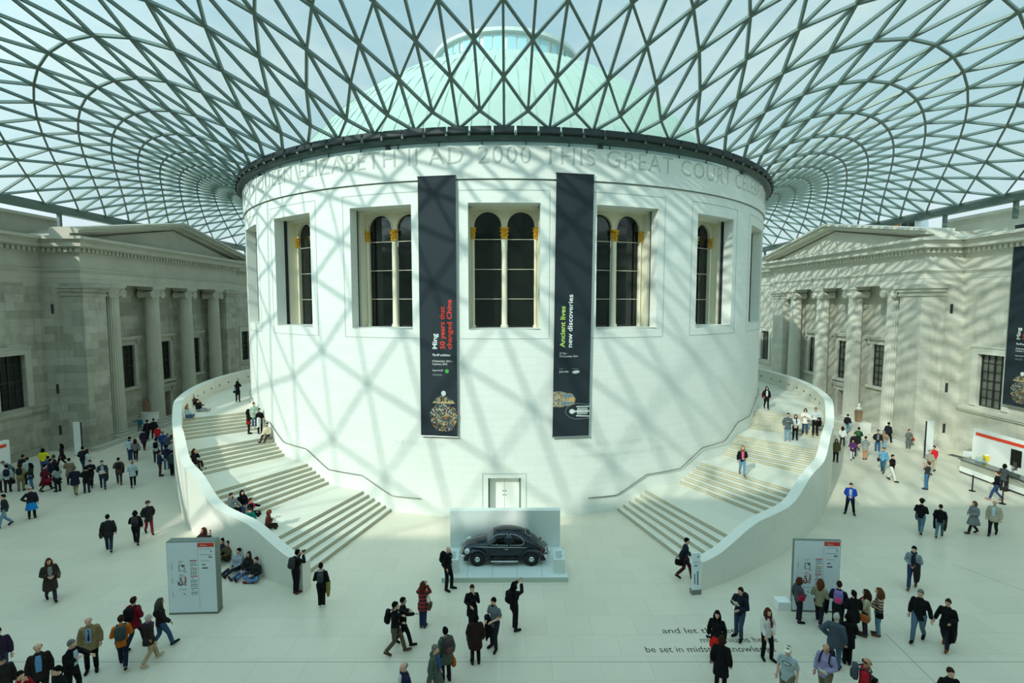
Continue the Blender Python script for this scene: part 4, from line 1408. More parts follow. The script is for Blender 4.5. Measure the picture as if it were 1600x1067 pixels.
# queue barrier
PP = [ground(1519, 767), ground(1566, 787), ground(1569, 766) + Vector((.2, 0, 0)), ground(1612, 805), ground(1612, 784)]
LB = ['black queue post standing alone at the open end of the barrier', 'black queue post beside the visitor in jeans', 'black queue post nearest the counter front', 'black queue post at the picture edge on the court side', 'black queue post at the picture edge on the counter side']
posts = []
for p, lb in zip(PP, LB):
    t = tag(empty('queue_post', (p.x, p.y, 0)), lb, 'post', 'queue barrier posts')
    mb = MB(); mb.lathe([(.18, 0), (.18, .02), (.05, .04)], 24); mb.build('base', M_BLACK, t, True, autosmooth=40)
    mb = MB(); mb.lathe([(.035, .03), (.035, .96), (.045, .97), (.045, 1.0)], 14); mb.build('pole', M_BLACK, t, True, autosmooth=40)
    posts.append(t)
for i, j, lb in ((0, 1, 'black belt stretched from the open end post of the queue'), (1, 3, 'black belt running on to the picture edge on the court side'), (2, 4, 'black belt running along the counter side of the queue')):
    a, b = PP[i] + Vector((0, 0, .93)), PP[j] + Vector((0, 0, .93))
    mb = MB(); o = (a + b) / 2
    mb.bar(a - o, b - o, .012, .05); bl = mb.build('barrier_belt', M_BLACK); bl.location = o; tag(bl, lb, 'belt', 'queue barrier belts')

# ================================================================ SCULPTURES
M_MARB = plain('marble', (224, 224, 214), .5, var=.05); M_STBR = plain('brown_stone', (150, 122, 96), .6, var=.2, scale=5); M_PLIN = plain('plinth_white', (226, 226, 214), .6)
p = ground(1345, 677)
t = tag(empty('plinth', (p.x, p.y, 0)), 'square white plinth under the marble bust by the sunlit columns', 'plinth', 'sculpture plinths')
mb = MB(); mb.box(-.55, .55, -.5, .5, 0, 1.06); mb.box(-.57, .57, -.52, .52, 0, .06); mb.build('block', M_PLIN, t)
t = tag(empty('bust', (p.x - .3, p.y, 1.06)), 'pale marble bust on a brown shaft on the sunlit plinth', 'sculpture')
mb = MB(); mb.rings([[(-.19, -.18, 0), (.19, -.18, 0), (.19, .18, 0), (-.19, .18, 0)], [(-.24, -.22, .95), (.24, -.22, .95), (.24, .22, .95), (-.24, .22, .95)], [(-.18, -.17, 1.05), (.18, -.17, 1.05), (.18, .17, 1.05), (-.18, .17, 1.05)]]); mb.build('shaft', M_STBR, t)
mb = MB(); mb.lathe([(.12, 1.05), (.24, 1.12), (.27, 1.22), (.2, 1.3), (.08, 1.36), (.08, 1.42)], 20); mb.ell((0, -.02, 1.53), .1, .12, .15, 14, 10); mb.ell((0, -.14, 1.52), .025, .04, .035, 8, 6); mb.build('head', M_MARB, t, True)
p = ground(237, 663)
t = tag(empty('plinth', (p.x, p.y, 0)), 'wide pale plinth with a brown carved block before the shaded columns', 'plinth', 'sculpture plinths')
mb = MB(); mb.lathe([(.98, 0), (.98, .06), (.93, .08), (.93, 1.22), (.97, 1.24), (.97, 1.3)], 32); mb.build('block', M_PLIN, t, autosmooth=30)
t = tag(empty('carved_block', (p.x - .1, p.y, 1.3)), 'brown carved stone block on the wide plinth in shade', 'sculpture')
mb = MB(); mb.rings([[(-.42, -.34, 0), (.42, -.34, 0), (.42, .34, 0), (-.42, .34, 0)], [(-.4, -.3, .9), (.4, -.3, .9), (.4, .3, .9), (-.4, .3, .9)], [(-.34, -.26, 1.2), (.36, -.26, 1.15), (.36, .26, 1.15), (-.34, .26, 1.2)]]); bk = mb.build('block', M_STBR, t)
mb = MB(); mb.box(-.3, .3, -.37, -.3, .2, .9); mb.ell((0, -.34, .62), .2, .08, .24, 14, 10); mb.build('relief', M_STBR, bk, True, autosmooth=40)
# roof hut above the sunlit pediment
t = tag(empty('roof_hut', (37.2, -1.6, 16.9)), 'small roof hut with an orange panel above the sunlit pediment', 'hut')
mb = MB(); mb.box(-.6, .6, -1.6, 1.2, 0, 2.35); mb.build('walls', M_SIGN, t)
mb = MB(); mb.box(-.66, -.6, .2, 1.2, 1.6, 2.3); mb.build('orange_panel', plain('panel_orange', (206, 140, 60), .6), t)
mb = MB()
for y in (-1.5, -.7): mb.box(-.64, -.6, y, y + .7, 1.6, 2.25)
mb.build('window', M_DGLASS, t); mb = MB(); mb.box(-.75, .75, -1.75, 1.35, 2.35, 2.45); mb.build('roof', M_SIGNE, t)
# ================================================================ PEOPLE
def cloth(c):
    return plain('cloth_%02x%02x%02x' % tuple(c), c, .9, var=.14, scale=9, spec=.15)


def stripes(c1, c2, freq=9.0):
    nm = 'stripe_%02x%02x%02x_%02x%02x%02x' % (tuple(c1) + tuple(c2))
    if nm in MATS: return MATS[nm]
    m, nt, b = nmat(nm); N, L = nt.nodes, nt.links
    tc = N.new('ShaderNodeTexCoord'); wv = N.new('ShaderNodeTexWave'); wv.bands_direction = 'Z'; wv.inputs['Scale'].default_value = freq / 6.283; wv.inputs['Distortion'].default_value = .3
    L.new(tc.outputs['Object'], wv.inputs['Vector'])
    cr = N.new('ShaderNodeValToRGB'); cr.color_ramp.interpolation = 'CONSTANT'; cr.color_ramp.elements[0].color = lin(c1); cr.color_ramp.elements[1].position = .5; cr.color_ramp.elements[1].color = lin(c2)
    L.new(wv.outputs['Fac'], cr.inputs[0]); L.new(cr.outputs[0], b.inputs['Base Color']); b.inputs['Roughness'].default_value = .9
    MATS[nm] = m
    return m


SKIN = [plain('skin_light', (214, 168, 140), .55, var=.05), plain('skin_mid', (190, 140, 108), .55, var=.05), plain('skin_dark', (110, 76, 56), .55, var=.05)]
def hairm(c): return plain('hair_%02x%02x%02x' % tuple(c), [int(v * .85) for v in c], .85, var=.25, scale=30, spec=.08)
M_EYE = plain('eye_dark', (30, 24, 22), .3); M_LIP = plain('lip', (160, 92, 84), .5)
BLK, DK, CH = (22, 22, 24), (34, 34, 36), (52, 54, 56)
NAV, JEAN, LJEAN = (28, 34, 50), (54, 72, 98), (110, 138, 160)
BRN, DBR, KHA, BEI, GRY, WHI = (70, 50, 38), (48, 36, 30), (128, 116, 86), (186, 172, 140), (120, 124, 124), (226, 228, 222)
HB, HBR, HAU, HBL, HGR, HWH = (20, 18, 18), (62, 42, 30), (96, 52, 32), (168, 130, 84), (132, 128, 122), (206, 202, 192)
PEND = []      # (mesh, voxel) to be fused after all people are laid out


def lerp(a, b, t): return Vector(a) + (Vector(b) - Vector(a)) * t


def make_joints(pose, arms, lean, s, tw=0.0, var=0.0):
    """joint positions, facing -y, feet (or seat) at z=0"""
    J = {}
    sit = pose in ('floor', 'kneesup', 'cross', 'step', 'stepback')
    hz = .94 if not sit else (.12 if pose in ('floor', 'kneesup', 'cross') else .13)
    J['pel'] = Vector((0, 0, hz + .04))
    for sd, n in ((-1, 'R'), (1, 'L')):      # facing -y: person's right is -x
        hip = Vector((sd * .095, 0, hz))
        if pose == 'stand': kn, an = Vector((sd * .105, -.02, .50)), Vector((sd * .11, .02, .085)); toe = Vector((sd * .14, -.17, .04))
        elif pose == 'wide': kn, an = Vector((sd * .15, -.02, .49)), Vector((sd * .2, .02, .085)); toe = Vector((sd * .25, -.16, .04))
        elif pose == 'close': kn, an = Vector((sd * .075, -.02, .50)), Vector((sd * .07, .02, .085)); toe = Vector((sd * .09, -.17, .04))
        elif pose == 'contra': kn, an = Vector((sd * .11, -.02 - .1 * (sd > 0), .5)), Vector((sd * .12, .02 - .12 * (sd > 0), .085)); toe = an + Vector((sd * .05, -.18, -.045))
        elif pose in ('walk', 'walk2'):
            f = 1 if (sd > 0) == (pose == 'walk') else -1
            if f > 0: kn, an = Vector((sd * .09, -.2, .52)), Vector((sd * .09, -.30, .1)); toe = an + Vector((0, -.19, .0))
            else: kn, an = Vector((sd * .09, .02, .50)), Vector((sd * .09, .30, .17)); toe = an + Vector((0, -.15, -.12))
        elif pose == 'floor': kn, an = Vector((sd * .14, -.42, .16 + .06 * (sd > 0))), Vector((sd * .13, -.82, .08)); toe = an + Vector((sd * .06, -.05, .16))
        elif pose == 'kneesup': kn, an = Vector((sd * .15, -.36, .44)), Vector((sd * .13, -.62, .085)); toe = an + Vector((sd * .03, -.18, -.045))
        elif pose == 'cross': kn, an = Vector((sd * .34, -.30, .17)), Vector((-sd * .06, -.34 - .06 * sd, .09)); toe = an + Vector((-sd * .16, -.06, -.02))
        elif pose == 'step': kn, an = Vector((sd * .13, -.40, .15)), Vector((sd * .12, -.46, -.235)); toe = an + Vector((sd * .03, -.18, -.045))
        elif pose == 'stepback': kn, an = Vector((sd * .14, -.42, .2)), Vector((sd * .13, -.70, -.10)); toe = an + Vector((sd * .03, -.17, -.0))
        J['hip' + n], J['kn' + n], J['an' + n], J['toe' + n] = hip, kn, an, toe
    up = {}
    z0 = J['pel'].z
    up['waist'] = Vector((0, 0, z0 + .14)); up['chest'] = Vector((0, -.005, z0 + .36)); up['sh'] = Vector((0, .01, z0 + .475)); up['neck'] = Vector((0, .005, z0 + .53)); up['nk2'] = Vector((0, -.015, z0 + .60)); up['head'] = Vector((0, -.03, z0 + .695))
    A = arms if isinstance(arms, (list, tuple)) else (arms, arms)
    dz = z0 - .98
    for sd, n, a in ((-1, 'R', A[0]), (1, 'L', A[1])):
        sh = Vector((sd * .175, .01, 1.405))
        T = {'down': ((.25, .04, 1.14), (.26, -.04, .89)), 'fwd': ((.22, -.05, 1.15), (.21, -.22, .95)), 'back': ((.23, .14, 1.17), (.22, .16, .92)),
             'front': ((.255, .0, 1.16), (.07, -.24, 1.10)), 'fold': ((.25, .0, 1.15), (.16, -.25, 1.10)), 'photo': ((.24, -.2, 1.30), (.075, -.24, 1.56)), 'high': ((.23, -.18, 1.48), (.10, -.26, 1.72)),
             'hip': ((.37, .06, 1.18), (.2, -.02, 1.02)), 'chest': ((.25, -.05, 1.17), (.06, -.23, 1.28)), 'strap': ((.26, -.06, 1.19), (.13, -.15, 1.38)), 'point': ((.42, -.08, 1.38), (.66, -.16, 1.40)),
             'reach': ((.22, -.22, 1.30), (.16, -.46, 1.28)), 'pocket': ((.28, .07, 1.17), (.2, -.04, .97)), 'face': ((.23, -.15, 1.20), (.06, -.17, 1.52)), 'lap': ((.25, -.08, 1.16), (.08, -.3, 1.04)), 'knee': ((.24, -.18, 1.22), (.12, -.42, 1.2)), 'hold': ((.27, .02, 1.16), (.33, -.06, .93))}[a]
        e, w = [Vector((sd * v[0], v[1], v[2])) for v in T]
        for k, v in (('shd', sh), ('el', e), ('wr', w)): up[k + n] = v + Vector((0, 0, dz))
        d = (w - e).normalized()
        up['hd' + n] = up['wr' + n] + d * .075
        up['ft' + n] = up['wr' + n] + d * .15
    M = Matrix.Rotation(lean, 4, 'X')
    c = J['pel']
    MT = Matrix.Rotation(tw, 4, 'Z')
    for k, v in up.items(): J[k] = c + (M @ (MT @ (v - c)))
    J['M'] = M @ MT
    for k in J:
        if k != 'M': J[k] = J[k] * s
    return J


def body_mb(J, s, g, bulk):
    mb = MB(); M = J['M'].to_3x3()
    def ring(c, rx, ry, n=12): return [Vector(c) + M @ Vector((rx * s * cos(2 * PI * i / n), ry * s * sin(2 * PI * i / n), 0)) for i in range(n)]
    b = bulk
    mb.rings([ring(J['pel'] - Vector((0, 0, .09 * s)), .08, .07), ring(J['pel'] - Vector((0, 0, .05 * s)), .155 * b, .105 * b), ring(J['pel'], .165 * b, .115 * b), ring(J['waist'], (.14 if g else .15) * b, .10 * b), ring(J['chest'], .165 * b, .115 * b), ring(J['sh'] - Vector((0, 0, .06 * s)), .155, .095), ring(J['sh'] - Vector((0, 0, .01 * s)), .115, .075), ring(J['sh'] + (J['neck'] - J['sh']) * .7, .07, .06), ring(J['neck'], .055, .055)])
    mb.tube([J['sh'], J['neck'], J['nk2'], J['head']], [.06 * s, .056 * s, .052 * s, .05 * s], 10)
    h = J['head']
    mb.ell(h, .079 * s, .099 * s, .119 * s, 16, 12, M=M)
    mb.ell(h + M @ Vector((0, -.038, -.068)) * s, .055 * s, .055 * s, .055 * s, 10, 8, M=M)
    mb.tube([h + M @ Vector((0, -.094, .012)) * s, h + M @ Vector((0, -.12, -.03)) * s], [.012 * s, .02 * s], 6, rounded=True)
    for sd in (-1, 1): mb.ell(h + M @ Vector((sd * .082, .005, -.01)) * s, .013 * s, .022 * s, .032 * s, 8, 6, M=M)
    for n in 'RL':
        mb.tube([J['hip' + n], lerp(J['hip' + n], J['kn' + n], .5), J['kn' + n], lerp(J['kn' + n], J['an' + n], .35), J['an' + n]], [.088 * s * b, .075 * s * b, .054 * s, .054 * s, .04 * s], 10, rounded=True)
        mb.tube([J['an' + n] + Vector((0, .03 * s, -.03 * s)), lerp(J['an' + n], J['toe' + n], .5) - Vector((0, 0, .02 * s)), J['toe' + n]], [.038 * s, .04 * s, .032 * s], 8, rounded=True)
        mb.tube([J['shd' + n], lerp(J['shd' + n], J['el' + n], .5), J['el' + n], lerp(J['el' + n], J['wr' + n], .4), J['wr' + n]], [.056 * s, .048 * s, .04 * s, .038 * s, .028 * s], 10, rounded=True)
        mb.tube([J['wr' + n], J['hd' + n]], [.028 * s, .036 * s], 8, rounded=True)
    return mb


def fingers_mb(J, s):
    mb = MB()
    for n, sd in (('R', -1), ('L', 1)):
        d = (J['hd' + n] - J['wr' + n]).normalized()
        a = d.cross(Vector((0, 0, 1)))
        if a.length < .3: a = d.cross(Vector((1, 0, 0)))
        a.normalize(); nn = a.cross(d)
        if nn.y > 0 or nn.z > .5: nn = -nn
        for k, ln in ((-1.5, .058), (-.5, .075), (.5, .08), (1.5, .07)):
            p0 = J['hd' + n] + a * (k * .017 * s) + d * .015 * s
            p1 = p0 + d * ln * .55 * s + nn * .012 * s; p2 = p1 + d * ln * .3 * s + nn * .03 * s
            mb.tube([p0, p1, p2], [.0095 * s, .009 * s, .007 * s], 6)
        q = -1 if sd > 0 else 1
        p0 = J['wr' + n] + d * .03 * s + a * q * .022 * s
        mb.tube([p0, p0 + (d * .03 + a * q * .028 + nn * .01) * s, p0 + (d * .062 + a * q * .036 + nn * .02) * s], [.012 * s, .011 * s, .008 * s], 6)
    return mb


def top_mb(J, s, o, bulk):
    """jacket, jumper or coat: o has sleeve ('long','short','none'), hem (m above ground for a standing figure), puff"""
    mb = MB(); M = J['M'].to_3x3(); pf = o.get('puff', .022); b = bulk
    def ring(c, rx, ry, n=14, MM=M): return [Vector(c) + MM @ Vector(((rx + pf) * s * cos(2 * PI * i / n), (ry + pf) * s * sin(2 * PI * i / n), 0)) for i in range(n)]
    hem = o.get('hem', .84)
    rs = []
    sit = o.get('sit')
    if not sit:
        hips = (J['hipR'] + J['hipL']) / 2
        lo = hips.z - (.94 - hem) * s
        fl = max(0, .84 - hem) * .14
        st = o.get('stride', 0)
        if hem < .78:
            rs.append(ring(Vector((hips.x, hips.y - .0 * s, lo)), .165 * b + fl, .125 * b + fl * .8 + st * (.9 - hem) * .35, MM=Matrix.Identity(3)))
            rs.append(ring(lerp(Vector((hips.x, hips.y, lo)), J['pel'], .6), .168 * b + fl * .5, .122 * b + fl * .4 + st * .05, MM=Matrix.Identity(3)))
        else: rs.append(ring(Vector((J['pel'].x, J['pel'].y, min(lo, J['pel'].z - .04 * s))), .152 * b, .116 * b, MM=Matrix.Identity(3)))
    rs += [ring(J['pel'] + (J['waist'] - J['pel']) * .15, .15 * b, .115 * b), ring(J['waist'], .132 * b, .102 * b), ring(J['chest'], .155 * b, .116 * b), ring(J['sh'] - Vector((0, 0, .06 * s)), .158, .1), ring(J['sh'] - Vector((0, 0, .005 * s)), .12, .08), ring(J['sh'] + (J['neck'] - J['sh']) * .7, .066, .056), ring(J['neck'] + (J['nk2'] - J['neck']) * .15, .046, .046)]
    mb.rings(rs)
    sl = o.get('sleeve', 'long')
    for n in 'RL':
        if sl == 'none': continue
        sh, el, wr = J['shd' + n], J['el' + n], J['wr' + n]
        w = pf + .006
        if sl == 'long': mb.tube([sh - (el - sh) * .05, lerp(sh, el, .5), el, lerp(el, wr, .5), lerp(el, wr, .93)], [(.05 + w) * s, (.048 + w) * s, (.044 + w) * s, (.04 + w) * s, (.033 + w * .9) * s], 10, rounded=False)
        else: mb.tube([sh - (el - sh) * .05, lerp(sh, el, .45), lerp(sh, el, .82)], [(.05 + w) * s, (.053 + w) * s, (.052 + w) * s], 10)
        mb.ell(sh, (.05 + w) * s, (.052 + w) * s, (.05 + w) * s, 10, 8)
    if o.get('hood'): mb.ell(J['neck'] + M @ Vector((0, .085, -.01)) * s, .11 * s, .065 * s, .075 * s, 12, 8, M=M)
    else: mb.tube([J['neck'] + M @ Vector((.062 * cos(q), .058 * sin(q), .015)) * s for q in [2 * PI * i / 12 for i in range(12)]], .017 * s, 6, close=True)
    return mb


def legs_mb(J, s, o, bulk):
    mb = MB(); w = o.get('loose', .018); b = bulk
    ln = o.get('len', 1.0)
    for n in 'RL':
        h, k, a = J['hip' + n], J['kn' + n], J['an' + n]
        if ln >= .9: mb.tube([h + Vector((0, 0, .02 * s)), lerp(h, k, .5), k, lerp(k, a, .4), lerp(k, a, .97)], [(.092 * b + w) * s, (.077 * b + w) * s, (.056 + w) * s, (.054 + w) * s, (.043 + w * 1.3) * s], 10, rounded=False)
        else: mb.tube([h + Vector((0, 0, .02 * s)), lerp(h, k, .5), lerp(h, k, 1.05)], [(.092 * b + w) * s, (.08 * b + w) * s, (.066 + w * 1.6) * s], 10)
    c = (J['hipR'] + J['hipL']) / 2
    mb.ell(c + Vector((0, 0, .03 * s)), (.165 * b + w) * s, (.116 * b + w) * s, .13 * s, 14, 8)
    return mb


def skirt_mb(J, s, hem, fl=.06):
    mb = MB(); c = (J['hipR'] + J['hipL']) / 2
    def ring(z, rx, ry, n=18): return [(c.x + rx * s * cos(2 * PI * i / n) * (1 + .05 * cos(i * 2.1)), c.y + ry * s * sin(2 * PI * i / n), z) for i in range(n)]
    z1 = hem * s
    mb.rings([ring(z1, .18 + fl, .16 + fl), ring(z1 + (c.z - z1) * .5, .18 + fl * .5, .14 + fl * .5), ring(c.z + .02 * s, .175, .13), ring(c.z + .14 * s, .15, .11)])
    return mb


def hair_mb(J, s, style):
    mb = MB(); M = J['M'].to_3x3(); h = J['head']
    P = lambda x, y, z: h + M @ Vector((x, y, z)) * s
    if style in ('short', 'long', 'bun', 'bob', 'tail', 'fringe'):
        mb.ell(P(0, .026, .026), .093 * s, .105 * s, .118 * s, 16, 10, M=M)
        mb.ell(P(0, -.035, .082), .066 * s, .055 * s, .045 * s, 12, 8, M=M)
    if style == 'long':
        mb.tube([P(0, .05, .02), P(0, .085, -.08), P(0, .10, -.2), P(0, .10, -.3)], [.095 * s, .105 * s, .1 * s, .06 * s], 12, rounded=True)
        for sd in (-1, 1): mb.tube([P(sd * .066, .0, .04), P(sd * .088, .0, -.06), P(sd * .092, -.01, -.17), P(sd * .085, -.04, -.25)], [.042 * s, .048 * s, .046 * s, .028 * s], 8, rounded=True)
    if style == 'bob':
        mb.tube([P(0, .05, .02), P(0, .07, -.08), P(0, .065, -.13)], [.098 * s, .1 * s, .07 * s], 12, rounded=True)
        for sd in (-1, 1): mb.tube([P(sd * .07, .0, .03), P(sd * .088, .0, -.06), P(sd * .082, -.01, -.11)], [.042 * s, .048 * s, .03 * s], 8, rounded=True)
    if style == 'bun': mb.ell(P(0, .09, .09), .05 * s, .05 * s, .05 * s, 12, 8)
    if style == 'tail': mb.tube([P(0, .1, .05), P(0, .15, .0), P(0, .15, -.12), P(0, .13, -.2)], [.03 * s, .042 * s, .036 * s, .015 * s], 8, rounded=True)
    if style == 'thin':      # receding hair: a band round the back and sides
        mb.tube([P(.082 * cos(q), .012 + .096 * sin(q), .01 + .015 * sin(q)) for q in [PI * (-.05 + 1.1 * i / 12) for i in range(13)]], [.018 * s] + [.026 * s] * 11 + [.018 * s], 8, rounded=True)
    return mb


def hat_mb(J, s, kind):
    mb = MB(); M = J['M'].to_3x3(); h = J['head']
    P = lambda x, y, z: h + M @ Vector((x, y, z)) * s
    if kind == 'cap':
        mb.ell(P(0, .005, .045), .098 * s, .109 * s, .092 * s, 16, 10, M=M)
        mb.rings([[P(.085 * cos(q), -.06 + .085 * sin(q) * .9 - .05, .045 + dz) for q in [2 * PI * i / 14 for i in range(14)]] for dz in (0, .014)])
    elif kind == 'beanie': mb.ell(P(0, .01, .04), .1 * s, .112 * s, .106 * s, 16, 10, M=M)
    elif kind == 'brim':
        mb.rings([[P(.17 * cos(q), .175 * sin(q), .055 + dz + .015 * cos(2 * q)) for q in [2 * PI * i / 20 for i in range(20)]] for dz in (0, .014)])
        mb.rings([[P(r * cos(q), r * 1.1 * sin(q), z) for q in [2 * PI * i / 16 for i in range(16)]] for r, z in ((.1, .05), (.098, .11), (.085, .155), (.045, .17))])
    elif kind == 'hood': mb.ell(P(0, .025, .01), .105 * s, .108 * s, .135 * s, 16, 10, M=M)
    return mb


def queue(mb, name, mat, parent, voxel):
    o = mb.build(name, mat, parent)
    PEND.append((o, voxel))
    return o


GROUPS = {'LC': 'visitors on the shaded side of the court', 'LS': 'visitors on the shaded staircase', 'WS': 'visitors sitting against the stair wall', 'CT': 'visitors around the car', 'RS': 'visitors on the sunlit staircase', 'RC': 'visitors on the sunlit side of the court', 'SG': 'visitors around the map sign', 'FR': 'visitors crossing the front of the court'}
PEOPLE = {}


def person(label, grp, px, py, head=0.0, h=1.72, pose='stand', arms='down', lean=0, at='feet', hair=('short', HBR), hat=None, top=None, bot=None, skin=0, shoes=BLK, g=0, bulk=1.0, extra=(), tw=0, to=None, zoff=0.0, key=None, eyes=None):
    s = h / 1.75
    sit = pose in ('floor', 'kneesup', 'cross', 'step', 'stepback')
    if at == 'feet': p = ground(px, py)
    elif at == 'head': p = ground(px, py, (.87 * s if sit else h) - .02); p.z = 0
    elif at == 'stair': p = on_stairs(px, py)
    elif at == 'stairhead': p = on_stairs(px, py, .86 * s if sit else h)
    if to is not None:
        q = ground(*to, p.z if at.startswith('stair') else 0); head = math.degrees(math.atan2(q.x - p.x, -(q.y - p.y)))
    p = Vector((p.x, p.y, p.z + zoff))
    if to is None: head += math.degrees(math.atan2(CAM.x - p.x, p.y - CAM.y))      # headings are given relative to the viewer
    root = empty('person', p, rad(head))
    tag(root, label, 'person', GROUPS[grp])
    J = make_joints(pose, arms, rad(lean), s, rad(tw))
    dist = (p - CAM).length
    vx = min(.034, max(.015, .62 * dist / F))
    near = dist < 27
    b = body_mb(J, s, g, bulk)
    bo = queue(b, 'body', SKIN[skin], root, vx)
    fm = fingers_mb(J, s); bo['fingers'] = 1
    PEND[-1] = (bo, vx, fm)
    T = dict(c=CH, hem=.84); T.update(top or {})
    T['sit'] = sit; T['stride'] = 1 if pose.startswith('walk') else 0
    mt = T['mat'] if 'mat' in T else cloth(T['c'])
    tp = queue(top_mb(J, s, T, bulk), T.get('n', 'jacket'), mt, root, vx)
    M = J['M'].to_3x3()
    def ch(x, y, z): return J['chest'] + M @ Vector((x, y, z)) * s
    if 'shirt' in T:    # open front showing the shirt
        f = -(.118 * bulk + T.get('puff', .022) + .012)
        mb = MB(); mb.prism([(-.055, .14), (.055, .14), (.075, -.02), (.06, -.3), (-.06, -.3), (-.075, -.02)], -.012, .012, 'y')
        mb.xf(lambda v: ch(v.x, f + v.y + .02 * max(0, v.z) + (.03 if v.z > .1 else 0), v.z)); mb.build('shirt_front', cloth(T['shirt']), tp)
        if 'tie' in T:
            mb = MB(); mb.prism([(-.015, .12), (.015, .12), (.03, -.2), (0, -.25), (-.03, -.2)], -.02, -.012, 'y'); mb.xf(lambda v: ch(v.x, f + v.y + .02 * max(0, v.z) + (.03 if v.z > .1 else 0), v.z)); mb.build('tie', cloth(T['tie']), tp)
    if 'logo' in T:
        f = -(.118 * bulk + T.get('puff', .022) + .004)
        mb = MB()
        for rx, rz, dy in ((.13, .055, 0), (.1, .035, -.004)):
            mb.face([ch(rx * cos(q), f + dy - .008 + .5 * rx * abs(cos(q)) * .3, .03 + rz * sin(q)) for q in [2 * PI * i / 20 for i in range(20)]], 0 if dy == 0 else 1)
        mb.build('shirt_print', [cloth((50, 60, 64)), cloth((190, 200, 196))], tp, fix=False)
    B = dict(c=DK); B.update(bot or {})
    if 'skirt' in B: queue(skirt_mb(J, s, B['skirt'], B.get('fl', .05)), 'skirt', cloth(B['c']), root, vx)
    if 'skirt' not in B or 'leg' in B: queue(legs_mb(J, s, B, bulk), B.get('n', 'trousers'), cloth(B.get('leg', B['c'])), root, vx)
    for n in 'RL':
        mb = MB(); a, t = J['an' + n], J['toe' + n]
        mb.tube([a + Vector((0, .035, -.03)) * s, lerp(a, t, .35) - Vector((0, 0, .02 * s)), t], [.046 * s, .05 * s, .042 * s], 10, rounded=True)
        if B.get('boots'): mb.tube([a - Vector((0, 0, .02 * s)), lerp(a, J['kn' + n], .75)], [.056 * s, .068 * s], 10)
        mb.build('shoe', cloth(shoes), root, True)
    if hair and hair[0] != 'bald': queue(hair_mb(J, s, hair[0]), 'hair', hairm(hair[1]), root, max(.012, vx * .8))
    if hat: queue(hat_mb(J, s, hat[0]), 'hat', cloth(hat[1]), root, max(.012, vx * .8))
    hh = J['head']
    if near:
        e = MB()
        for sd in (-1, 1): e.ell(hh + M @ Vector((sd * .033, -.092, .01)) * s, .012 * s, .008 * s, .009 * s, 8, 6)
        e.build('eyes', M_EYE, root, True)
        e = MB(); e.ell(hh + M @ Vector((0, -.094, -.062)) * s, .024 * s, .008 * s, .008 * s, 8, 6); e.build('mouth', M_LIP, root, True)
    for x in extra:
        if x[0] == 'scarf':
            mb = MB(); mb.tube([J['neck'] + M @ Vector((.078 * cos(q), .072 * sin(q) - .01, .02 + .01 * cos(2 * q))) * s for q in [2 * PI * i / 14 for i in range(14)]], .032 * s, 8, close=True)
            mb.tube([J['neck'] + M @ Vector((.03, -.085, .0)) * s, ch(.04, -.16 - .02, .05), ch(.05, -.165, -.12)], [.03 * s, .035 * s, .03 * s], 8, rounded=True)
            mb.build('scarf', cloth(x[1]), root, True)
        if x[0] == 'waistcoat_tied':
            queue(skirt_mb(J, s, x[2], .09), 'tied_jacket', cloth(x[1]), root, vx)
        if x[0] == 'collar':
            mb = MB(); mb.tube([J['neck'] + M @ Vector((.085 * cos(q), .08 * sin(q), .0)) * s for q in [2 * PI * i / 14 for i in range(14)]], .035 * s, 8, close=True); mb.build('collar', cloth(x[1]), root, True)
        if x[0] == 'beard':
            mb = MB(); mb.ell(hh + M @ Vector((0, -.054, -.088)) * s, .06 * s, .055 * s, .05 * s, 12, 8, M=M); mb.build('beard', hairm(x[1]), root, True)
        if x[0] == 'glasses':
            mb = MB()
            for sd in (-1, 1): mb.tube([hh + M @ Vector((sd * .033 + .024 * cos(q), -.1, .008 + .02 * sin(q))) * s for q in [2 * PI * i / 12 for i in range(12)]], .004 * s, 5, close=True)
            mb.build('glasses', M_BLACK, root, True)
    MW = Matrix.Translation(p) @ Matrix.Rotation(rad(head), 4, 'Z')
    rec = dict(J=J, s=s, MW=MW, M=M, head=head, root=root, ch=ch, bulk=bulk, puff=T.get('puff', .022))
    if key: PEOPLE[key] = rec
    return rec


# ---- things people carry: each a thing of its own
def soft_box(mb, c, rx, ry, rz, M=None, n=16, e=.55):
    rs = []
    for i in range(1, 8):
        t = PI * i / 8; ring = []
        cz = -cos(t); st = sin(t)
        z = rz * (abs(cz) ** e) * (1 if cz > 0 else -1); q = st ** e
        for j in range(n):
            a = 2 * PI * j / n
            p = Vector((rx * q * (abs(cos(a)) ** e) * (1 if cos(a) > 0 else -1), ry * q * (abs(sin(a)) ** e) * (1 if sin(a) > 0 else -1), z))
            ring.append(Vector(c) + (M @ p if M else p))
        rs.append(ring)
    mb.rings(rs)


def carry(r, name, label, cat, origin, group=None):
    o = r['MW'] @ Vector(origin)
    t = empty(name, o, rad(r['head'])); tag(t, label, cat, group)
    return t, Vector(origin)


